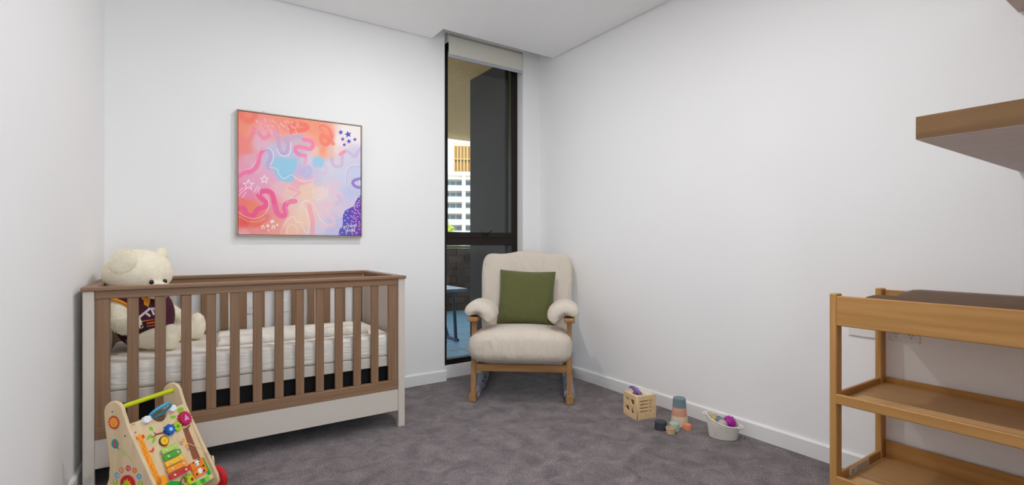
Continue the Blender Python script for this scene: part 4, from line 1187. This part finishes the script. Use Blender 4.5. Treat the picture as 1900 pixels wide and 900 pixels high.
# ------------------------------------------------------------------ floating shelves
m_shx = wood('shelf_oak', rgb(132, 100, 66), rgb(112, 82, 52), 'y', 7, squeeze=0.04)
m_shb = wood('shelf_oak_bounce', rgb(196, 176, 164), rgb(184, 162, 150), 'y', 5, squeeze=0.05)  # paler oak copy: carpet bounce on the underside put into the colour
def shelf(x0, z, h_, label):
    t = thing('floating_shelf', label, 'shelf', (x0, 0.031, z))
    box('board', m_shx, t, 0, XR - 0.002 - x0, 0, 0.477, 0.0012, h_, 0.001)
    box('bounce_underside', m_shb, t, 0.001, XR - 0.003 - x0, 0.001, 0.476, 0, 0.0011, 0)
shelf(1.657, 1.381, 0.062, 'thick oak floating shelf directly above the change table')
shelf(1.657, 2.000, 0.062, 'thick oak floating shelf above the other shelf, higher on the wall')

# ------------------------------------------------------------------ power points
def plate(name, label, loc, rz, w_, h_, kinds, group=None):
    t = thing(name, label, 'outlet' if name == 'power_outlet' else 'wall plate', loc, rz, group)
    box('plate', m_white, t, -w_ / 2, w_ / 2, -0.008, 0, 0, h_, 0.002, 2)
    for x, kd in kinds:
        if kd == 'socket':
            s_ = MB().lathe([(0.0175, 0), (0.0165, 0.0015), (0, 0.0015)], 24, mtx=Matrix.Translation((x, -0.008, h_ * 0.42)) @ Matrix.Rotation(PI / 2, 4, 'X')).build('socket', m_white, t, angle=0.6)
            for dx, dz, a in ((-0.0062, 0.004, -0.5), (0.0062, 0.004, 0.5), (0, -0.008, 0)):
                MB().box(-0.0011, 0.0011, -0.0005, 0.0003, -0.004, 0.004, mtx=Matrix.Translation((x + dx, -0.0096, h_ * 0.42 + dz)) @ Matrix.Rotation(a, 4, 'Y')).build('pin_slot', m_dark, s_)
            MB().box(x - 0.004, x + 0.004, -0.011, -0.008, h_ * 0.78, h_ * 0.78 + 0.011, 0.001).build('switch', m_white, t)
        else:
            MB().lathe([(0.006, 0), (0.006, 0.004), (0.003, 0.004), (0, 0.002)], 16, mtx=Matrix.Translation((x, -0.008, h_ * 0.62)) @ Matrix.Rotation(PI / 2, 4, 'X')).build('jack', m_dark, t, angle=0.6)
plate('data_plate', 'white wall plate with one dark jack behind the change table', (XR - 0.0005, 1.037, 0.657), -PI / 2, 0.116, 0.074, [(0.0, 'jack')])
plate('power_outlet', 'white double power outlet behind the change table', (XR - 0.0005, 0.872, 0.656), -PI / 2, 0.118, 0.074, [(-0.028, 'socket'), (0.028, 'socket')])
plate('power_outlet', 'white double power outlet low on the wall behind the crib slats', (0.355, YB - 0.0005, 0.648), 0, 0.118, 0.076, [(-0.028, 'socket'), (0.028, 'socket')])
plate('data_plate', 'white wall plate with one dark jack behind the crib slats', (0.590, YB - 0.0005, 0.645), 0, 0.118, 0.076, [(-0.03, 'jack')])
# ------------------------------------------------------------------ wooden activity walker (local x across, -y to its front)
m_bw = mat('walker_birch', rgb(226, 202, 164), 0.5, col2=rgb(214, 188, 148), var_scale=40, stretch=(1, 1, 0.12))
m_be = mat('walker_edge', rgb(228, 208, 174), 0.5)
m_lime = mat('lime_paint', rgb(196, 206, 20), 0.4)
m_red = mat('red_paint', rgb(200, 30, 40), 0.4)
m_dred = mat('dark_red_paint', rgb(170, 26, 34), 0.45)
m_sky = mat('sky_blue_paint', rgb(70, 165, 205), 0.4)
m_blue = mat('blue_paint', rgb(14, 84, 176), 0.4)
m_pale = mat('pale_blue_paint', rgb(140, 200, 235), 0.4)
m_pink = mat('raspberry_paint', rgb(190, 20, 80), 0.4)
m_lil = mat('lilac_paint', rgb(206, 150, 205), 0.5)
m_cloud = mat('cloud_white', rgb(228, 232, 236), 0.5)
m_leafg = mat('leaf_green_print', rgb(130, 190, 40), 0.5)
m_grass = mat('grass_green_print', rgb(30, 165, 50), 0.5)
m_lgrass = mat('light_grass_print', rgb(140, 205, 50), 0.5)
m_brown = mat('brown_print', rgb(140, 84, 54), 0.5)
m_orange = mat('orange_print', rgb(246, 160, 40), 0.5)
m_dor = mat('dark_orange_print', rgb(236, 130, 36), 0.5)
m_yell = mat('yellow_print', rgb(248, 200, 30), 0.5)
m_ored = mat('vermilion_print', rgb(225, 60, 48), 0.5)
m_tealp = mat('teal_print', rgb(50, 150, 150), 0.5)
m_cir = [mat('clock_%s' % n, c, 0.5) for n, c in (('lime', rgb(160, 196, 50)), ('blue', rgb(90, 165, 205)), ('orange', rgb(226, 130, 60)), ('red', rgb(206, 50, 60)))]
m_mirror = mat('mirror', rgb(210, 210, 208), 0.05, metal=1.0)
m_xyl = [mat('bar_%s' % n, c, 0.35, spec=0.5) for n, c in (('light_green', rgb(168, 214, 96)), ('green', rgb(60, 170, 44)), ('yellow', rgb(248, 190, 24)), ('orange', rgb(250, 150, 24)), ('red', rgb(200, 34, 40)))]
m_screw = mat('screw', rgb(110, 96, 84), 0.4, metal=0.6)
m_string = mat('string', rgb(224, 200, 170), 0.8)
TO, TA = Vector((-0.10, 2.58, 0)), math.radians(45)
wk = thing('activity_walker', 'wooden baby activity walker with xylophone and gears before the crib', 'toy', TO, TA)
TI = (Matrix.Translation(TO) @ Matrix.Rotation(TA, 4, 'Z')).inverted()
C0 = TI @ Vector((0, 0, CAM_H))
def dloc(u, v): return TI.to_3x3() @ ray(u, v)
OFF, KS = 0.012, 0.50
HW = 0.125
def on_board(u, v, lift=0.0):
    D = dloc(u, v); of = OFF + lift
    t = (-(of + 0.44 * KS) + KS * C0.z - C0.y) / (D.y - KS * D.z)
    return C0 + D * t
def on_side(u, v, x): D = dloc(u, v); return C0 + D * ((x - C0.x) / D.x)
bn = Vector((0, -1, -KS)).normalized()           # placeholder, corrected below
bt = Vector((0, -KS, -1)).normalized()           # down the board
bn = Vector((1, 0, 0)).cross(bt); bn.normalize()
if bn.y > 0: bn = -bn
O_B = Vector((0, -OFF, 0.44))                    # board origin: top line
def bxy(u, v):                                   # photo pixel -> (across, up) on the board
    p = on_board(u, v); return (p.x, -(p - O_B).dot(bt))
MBD = Matrix(((1, 0, 0, 0), (0, 0, 0, 0), (0, 0, 0, 0), (0, 0, 0, 1)))
BMX = Matrix.Identity(4)
for i in range(3):
    BMX[i][0] = (1, 0, 0)[i]; BMX[i][1] = (-bt)[i]; BMX[i][2] = bn[i]; BMX[i][3] = O_B[i]
def bp(name, outl, lift, th, m, parent, holes=()):
    return plate2d(name, [outl] + list(holes), th, m, parent, BMX @ Matrix.Translation((0, 0, lift + th / 2)))
PR = 0.0006                                      # thickness of a print
def px(pts): return [bxy(*p) for p in pts]
# side panels
def outline_side():
    P = []
    for k in range(9):
        a = PI * (0.02 + 0.96 * k / 8); P.append((0.024 + 0.043 * math.cos(a), 0.432 + 0.043 * math.sin(a)))
    P = [(y, z) for y, z in P]                    # from back to front over the top
    P += [(-0.040, 0.380), (-0.090, 0.290), (-0.150, 0.185), (-0.205, 0.090)]
    for k in range(6):
        a = PI * (1.08 + 0.42 * k / 5); P.append((-0.170 + 0.045 * math.cos(a), 0.073 + 0.043 * math.sin(a)))
    P += [(-0.08, 0.032), (0.02, 0.032), (0.060, 0.034), (0.085, 0.050), (0.086, 0.085), (0.062, 0.125), (0.044, 0.170), (0.040, 0.230), (0.050, 0.300), (0.062, 0.370)]
    return P
SO = outline_side()
sides = []
for x0 in (-HW - 0.014, HW):
    M4 = Matrix(((0, 0, 1, x0 + 0.007), (1, 0, 0, 0), (0, 1, 0, 0), (0, 0, 0, 1)))
    sides.append(plate2d('side_panel', [SO], 0.014, m_bw, wk, M4, 0.003))
MB().tube([(-HW, 0.018, 0.447), (HW, 0.018, 0.447)], 0.0095, 16).build('handle_bar', m_lime, wk, angle=0.8)
# board with the half-round mirror cut-out at its top edge
bl_, br_ = -HW, HW
ytop = -(on_board(290, 768) - O_B).dot(bt)
zbot = 0.075
ybot = -((0.44 - zbot) / (-bt.z))
mc = bxy(297, 772); mr = 0.036
ytop = bxy(243, 789)[1] * 0.5 + bxy(342, 746)[1] * 0.5
arc_ = [(mc[0] + mr * math.cos(a), ytop - 0.001 + mr * 1.0 * math.sin(a)) for a in [PI + PI * k / 14 for k in range(15)]]
board = bp('board', [(bl_, ytop), (bl_, ybot), (br_, ybot), (br_, ytop)] + arc_[::-1], -0.009, 0.009, m_bw, wk)
# mirror ring with two cloud knobs
mcen = BMX @ Vector((mc[0], ytop + 0.006, 0.010))
mm = MB()
ax1 = Vector((1, 0, 0)); ax2 = Vector((0, -0.72, 0.69)).normalized()
mm.tube([mcen + ax1 * 0.041 * math.cos(a) + ax2 * 0.041 * math.sin(a) for a in [2 * PI * k / 32 for k in range(32)]], 0.0068, 10, closed=True)
mm = mm.build('mirror_ring', m_sky, wk, smooth=True)
nrm_ = ax1.cross(ax2)
MM = Matrix.Identity(4)
for i in range(3): MM[i][0] = ax1[i]; MM[i][1] = ax2[i]; MM[i][2] = nrm_[i]; MM[i][3] = mcen[i]
plate2d('mirror_glass', [circle(0, 0, 0.038)], 0.003, m_mirror, mm, MM)
for u, v in ((269, 780), (316.5, 759)):
    p = bxy(u, v); cl_ = []
    for k in range(30):
        a = 2 * PI * k / 30; r = 0.0125 + 0.0022 * abs(math.sin(2.5 * a)); cl_.append((p[0] + r * 1.25 * math.cos(a), p[1] + r * math.sin(a)))
    bp('cloud_knob', cl_, 0.0, 0.014, m_cloud, wk)
# gears
def gear(u, v, r, n, m, h_, mid, mmat):
    p = bxy(u, v); o_ = []
    for k in range(n * 4):
        a = 2 * PI * k / (n * 4); rr = r if k % 4 in (0, 1) else r * 0.78; o_.append((p[0] + rr * math.cos(a), p[1] + rr * math.sin(a)))
    g = bp('gear', o_, 0.002, h_, m, wk)
    bp('gear_hub', [(p[0] + x, p[1] + y) for x, y in mid], 0.002 + h_, 0.002, mmat, g)
    return g
gear(340, 778, 0.031, 14, m_pink, 0.014, [(-0.013, -0.010), (0.013, -0.010), (0.002, 0.016)], m_lil)
gear(326.5, 792.5, 0.020, 9, mat('acid_green_paint', rgb(180, 205, 30), 0.4), 0.009, [(-0.006, -0.006), (0.006, -0.006), (0.006, 0.006), (-0.006, 0.006)], m_grass)
gear(311.5, 799, 0.023, 9, m_blue, 0.014, circle(0, 0, 0.0085, 14), m_pale)
# lion spinner
p = bxy(303, 819)
ln = bp('lion_mane', [(p[0] + (0.019 + 0.0022 * (k % 2)) * math.cos(2 * PI * k / 32), p[1] + (0.019 + 0.0022 * (k % 2)) * math.sin(2 * PI * k / 32)) for k in range(32)], 0, 0.006, mat('mane_brown', rgb(92, 60, 40), 0.5), wk)
bp('lion_face', circle(p[0], p[1], 0.0165, 24), 0.006, 0.0015, m_yell, ln)
for dx, dy, r in ((-0.006, 0.004, 0.0016), (0.006, 0.004, 0.0016)): bp('lion_eye', circle(p[0] + dx, p[1] + dy, r, 10), 0.0075, PR, m_brown, ln)
bp('lion_nose', circle(p[0], p[1] - 0.003, 0.0035, 12), 0.0075, PR, m_dor, ln)
bp('lion_body', px([(303, 829), (309, 826), (313, 831), (306, 833)]), 0, PR * 3, m_orange, board)
# xylophone (bar ends taken from the photograph)
bars = [((296.5, 841), (325, 828)), ((300, 852.5), (331, 838.5)), ((303.5, 864.5), (336.5, 849)), ((307, 876), (342, 859.5)), ((311, 888), (347, 870))]
for (a, b_), m in zip(bars, m_xyl):
    p0, p1 = Vector(bxy(*a)), Vector(bxy(*b_)); d = (p1 - p0).normalized(); n = Vector((-d.y, d.x)) * 0.0105
    br = bp('xylophone_bar', [p0 - n, p1 - n, p1 + n, p0 + n], 0.008, 0.006, m, wk)
    for t in (0.22, 0.80):
        q = p0.lerp(p1, t)
        bp('peg', circle(q.x, q.y, 0.0045, 14), 0.0, 0.018, m_be, br)
xs0, xs1 = Vector(bxy(299, 838)), Vector(bxy(330, 884))
# prints on the board
def pr(name, pts, m, lift=0.0): return bp(name, px(pts), lift, PR, m, board)
pr('giraffe_neck', [(254.5, 810), (262, 806.5), (300, 893), (296, 905), (285, 905)], m_orange)
pr('giraffe_body', [(292, 884), (306, 882), (318, 899), (312, 912), (285, 910)], m_orange)
pr('giraffe_head', [(251, 812), (256, 807), (266, 806), (270, 812), (262, 818), (256, 816)], m_orange, PR)
pr('giraffe_horn', [(249.6, 801.5), (251.6, 800.5), (253, 802.4), (251.6, 804.4), (249.8, 803.6)], m_ored, 0)
pr('giraffe_ear', [(262.5, 808), (266, 807), (268, 810), (267, 813.5), (263, 813)], m_ored, 2 * PR)
pr('giraffe_muzzle', [(250, 813), (253, 811), (254, 814.5), (251.5, 816)], m_ored, 2 * PR)
for k in range(22):
    t = k / 22; u0, v0 = 258.5 + 36 * t + random.uniform(-3.0, 3.0), 815 + 80 * t
    q = bxy(u0, v0); bp('giraffe_spot', circle(q[0], q[1], 0.0035, 7, ry=0.0045), PR, PR, m_dor, board)
for l_ in (((276, 793), (281, 792), (284, 797), (283, 800), (278, 798)), ((272, 815), (275, 808), (282, 806), (280, 811), (274, 816)), ((282, 821), (284, 813), (289, 810), (288, 817), (285, 822)), ((329, 760), (334, 756), (340, 757), (340, 762), (334, 766), (330, 765)), ((316, 773), (321, 771), (326, 772), (324, 776), (318, 777))):
    bp('leaf', [(q.x, q.y) for q in catmull([(*bxy(*a), 0) for a in l_], 4, True)], 0.0, PR, m_leafg, board)
pr('branch', [(284, 801), (290, 804.5), (301, 801.5), (306, 801), (306, 804), (298, 806), (291, 808), (281, 813), (279, 812), (288, 807)], m_brown)
pr('tree_trunk', [(339, 796), (348, 793), (372, 851), (358, 853)], m_brown)
pr('tree_limb', [(345, 795), (352, 788), (353, 790), (347, 799)], m_brown)
pr('butterfly', [(276, 836.5), (281, 836), (285, 829), (286, 835), (282, 840), (278, 839)], m_ored)
pr('butterfly_tail', [(281, 840), (286, 836), (287, 838), (283, 842)], m_orange, PR)
q = bxy(340, 817); mk = bp('monkey', circle(q[0], q[1], 0.0075, 14, ry=0.009), 0, PR, m_orange, board)
q = bxy(346, 828); bp('monkey_body', circle(q[0], q[1], 0.007, 12, ry=0.009), 0, PR, m_orange, board)
for cc in ((336, 823, 0.0075), (349, 834, 0.0055)):
    q = bxy(cc[0], cc[1]); bp('monkey_curl', circle(q[0], q[1], cc[2], 16), 0, PR, m_brown, board, [circle(q[0], q[1], cc[2] - 0.0018, 16)])
# grass frame along the foot and the right-hand edge
pr('grass_edge', [(372, 852), (378, 849), (392, 879), (386, 883)], m_grass)
gl_ = [(386, 882), (378, 886.5), (370, 890.5), (362, 894.5), (354, 899)]
for k, (a, b_) in enumerate(zip(gl_, gl_[1:])):
    pr('grass_block', [a, (a[0] + 4, a[1] + 8), (b_[0] + 4, b_[1] + 8), b_], m_lgrass if k % 2 == 0 else m_grass, PR)
pr('grass_patch', [(308, 897), (318, 893), (334, 893), (342, 899), (340, 910), (306, 912)], m_grass, PR)
# turning panda blocks
pq = [(349, 862), (372, 849.5), (383, 875), (360, 890)]
bq = px(pq)
def lerp2(a, b_, t): return (a[0] + (b_[0] - a[0]) * t, a[1] + (b_[1] - a[1]) * t)
pand = None
for k in range(2):
    a0, a1 = lerp2(bq[0], bq[3], k * 0.5 + 0.01), lerp2(bq[1], bq[2], k * 0.5 + 0.01)
    c0, c1 = lerp2(bq[0], bq[3], k * 0.5 + 0.485), lerp2(bq[1], bq[2], k * 0.5 + 0.485)
    pand = bp('panda_block', [a0, c0, c1, a1], 0.0, 0.010, m_dor, wk)
    def pd(name, u, v, r, m, ry=None, lift=0.010): 
        q = bxy(u, v); bp(name, circle(q[0], q[1], r, 16, ry=ry), lift, PR, m, pand)
    if k == 0:
        pd('panda_head', 362.5, 861, 0.013, m_cloud, 0.011)
        for u, v in ((355.5, 860.5), (365.5, 855)): pd('panda_ear', u, v, 0.0035, m_black, None, 0.010)
        for u, v in ((359.5, 863), (366.5, 860)): pd('panda_eye', u, v, 0.0032, m_black, None, 0.0107)
    else:
        pd('panda_body', 368, 875, 0.0105, m_cloud, 0.012)
        for u, v in ((362, 882), (375, 875), (374, 866)): pd('panda_foot', u, v, 0.0042, m_black, None, 0.0107)
# frog slider
q = bxy(351, 892)
fg = bp('frog_slider', circle(q[0], q[1], 0.017, 20), 0.0, 0.012, m_lime, wk)
bp('frog_mouth', circle(q[0] + 0.004, q[1], 0.007, 12), 0.012, PR, m_dred, fg)
bp('frog_crown', [(q[0] - 0.016, q[1] + 0.014), (q[0] - 0.018, q[1] + 0.030), (q[0] - 0.009, q[1] + 0.021), (q[0] - 0.004, q[1] + 0.032), (q[0] + 0.002, q[1] + 0.021), (q[0] + 0.009, q[1] + 0.028), (q[0] + 0.007, q[1] + 0.014)], 0.003, 0.004, m_leafg, fg)
MB().tube(catmull([BMX @ Vector((bxy(333, 905)[0], bxy(333, 905)[1], 0.004)), BMX @ Vector((bxy(334, 890)[0], bxy(334, 890)[1], 0.010)), BMX @ Vector((bxy(340, 888)[0], bxy(340, 888)[1], 0.010)), BMX @ Vector((bxy(343, 896)[0], bxy(343, 896)[1], 0.004))], 6), 0.0028, 8).build('wire_loop', m_brown, wk, smooth=True)
# beater on a string
s0 = BMX @ Vector((*bxy(327, 816), 0.003)); s1 = BMX @ Vector((*bxy(345, 826), 0.016))
e1 = on_side(394, 847, HW + 0.020)
MB().tube(catmull([s0, s1, BMX @ Vector((*bxy(362, 834), 0.020)), on_side(384, 842, HW), e1], 8), 0.0013, 6).build('string', m_string, wk, smooth=True)
e2 = on_side(397, 862, HW + 0.022); e0 = on_side(394.5, 846, HW + 0.022)
MB().tube([e0, e2], 0.0042, 10).build('beater', m_be, wk, smooth=True)
# wheels
def wheel(x, y, r):
    mt_ = Matrix.Translation((x, y, r)) @ Matrix.Rotation(PI / 2, 4, 'Y')
    wz = MB().lathe([(0, -0.010), (r * 0.9, -0.010), (r, -0.006), (r, 0.006), (r * 0.9, 0.010), (0, 0.010)], 36, mtx=mt_).build('wheel', m_red, wk, angle=0.5)
    sgn = 1 if x > 0 else -1
    MB().lathe([(0, 0.010), (r * 0.55, 0.010), (r * 0.5, 0.013), (0, 0.013)], 28, mtx=mt_ @ (Matrix.Identity(4) if sgn > 0 else Matrix.Rotation(PI, 4, 'X'))).build('hub_cap', m_dred, wz, angle=0.5)
for sgn in (-1, 1):
    wheel(sgn * (HW + 0.026), -0.178, 0.058 if sgn > 0 else 0.046)
    wheel(sgn * (HW + 0.026), 0.050, 0.046)
# side decorations
XS = -HW - 0.014
SMX = Matrix(((0, 0, -1, XS), (-1, 0, 0, 0), (0, 1, 0, 0), (0, 0, 0, 1)))    # local (x = -y, y = z), normal to -x
def sxy(u, v): p = on_side(u, v, XS); return (-p.y, p.z)
def spr(name, outl, m, lift=0.0, th=PR, holes=(), par=None): return plate2d(name, [outl] + list(holes), th, m, par or sides[0], SMX @ Matrix.Translation((0, 0, lift + th / 2)))
q = sxy(211.5, 784)
spr('sun_rays', star(q[0], q[1], 0.030, 0.76, 16), m_red)
spr('sun_face', circle(q[0], q[1], 0.0195), m_orange, PR)
for dx in (-0.007, 0.007): spr('sun_eye', circle(q[0] + dx, q[1] + 0.003, 0.003, 10, ry=0.0015), m_dor, 2 * PR)
spr('sun_smile', [(q[0] - 0.008, q[1] - 0.004), (q[0], q[1] - 0.009), (q[0] + 0.008, q[1] - 0.004), (q[0], q[1] - 0.007)], m_ored, 2 * PR)
q = sxy(213.5, 823.5)
spr('bird', circle(q[0], q[1], 0.017, 18, ry=0.019), m_tealp)
spr('bird_wing', circle(q[0] - 0.001, q[1] - 0.001, 0.006, 12, ry=0.010), m_ored, PR)
spr('bird_beak', [(q[0] + 0.014, q[1] + 0.004), (q[0] + 0.022, q[1] + 0.001), (q[0] + 0.014, q[1] - 0.003)], m_ored, PR)
spr('bird_tail', [(q[0] + 0.006, q[1] - 0.014), (q[0] + 0.020, q[1] - 0.024), (q[0] + 0.014, q[1] - 0.008)], m_tealp, 0)
tr_ = [SMX @ Vector((*sxy(u, v), 0.0004)) for u, v in ((224, 832), (230, 838), (233, 846), (228, 844), (231, 838), (238, 846), (243, 855))]
MB().tube(catmull(tr_, 6), 0.0007, 5).build('flight_trail', m_leafg, sides[0])
for u, v in ((208.5, 764), (232, 809)):
    q = sxy(u, v); spr('screw', circle(q[0], q[1], 0.0035, 12), m_screw, 0, 0.001)
# learning clock
qc = sxy(238, 897)
clk = spr('clock_disc', circle(qc[0], qc[1], 0.033), m_red, 0, 0.004)
spr('clock_flower', star(qc[0], qc[1], 0.020, 0.5, 8), m_yell, 0.004, 0.003, par=clk)
spr('clock_knob', circle(qc[0], qc[1], 0.009, 16), m_leafg, 0.007, 0.012, par=clk)
cols = [3, 2, 1, 0, 2, 3, 3, 2, 1, 0, 1, 2]
pos12 = {12: (238, 869), 1: (250, 873), 2: (258, 884), 3: (261, 897), 11: (225.5, 872.5), 10: (217, 882), 9: (214, 894)}
ccol = {12: 3, 1: 2, 2: 1, 3: 0, 11: 2, 10: 1, 9: 0}
for n_ in range(1, 13):
    if n_ in pos12: q = sxy(*pos12[n_]); k = ccol[n_]
    else:
        a = PI / 2 - n_ * PI / 6; q = (qc[0] + 0.060 * math.cos(a), qc[1] + 0.060 * math.sin(a)); k = n_ % 4
        if q[1] < 0.045: continue
    cd = spr('number_disc', circle(q[0], q[1], 0.0115, 18), m_cir[k])
    text_mesh('number', str(n_), 0.017, m_cloud, cd, SMX @ Matrix.Translation((q[0], q[1], PR + 0.0003)), 0.0002)
# tiny maker's word at the top corner of the board
text_mesh('maker_mark', 'Joy', 0.010, m_brown, board, BMX @ Matrix.Translation((*bxy(247, 787.5), 0.0004)), 0.0002)
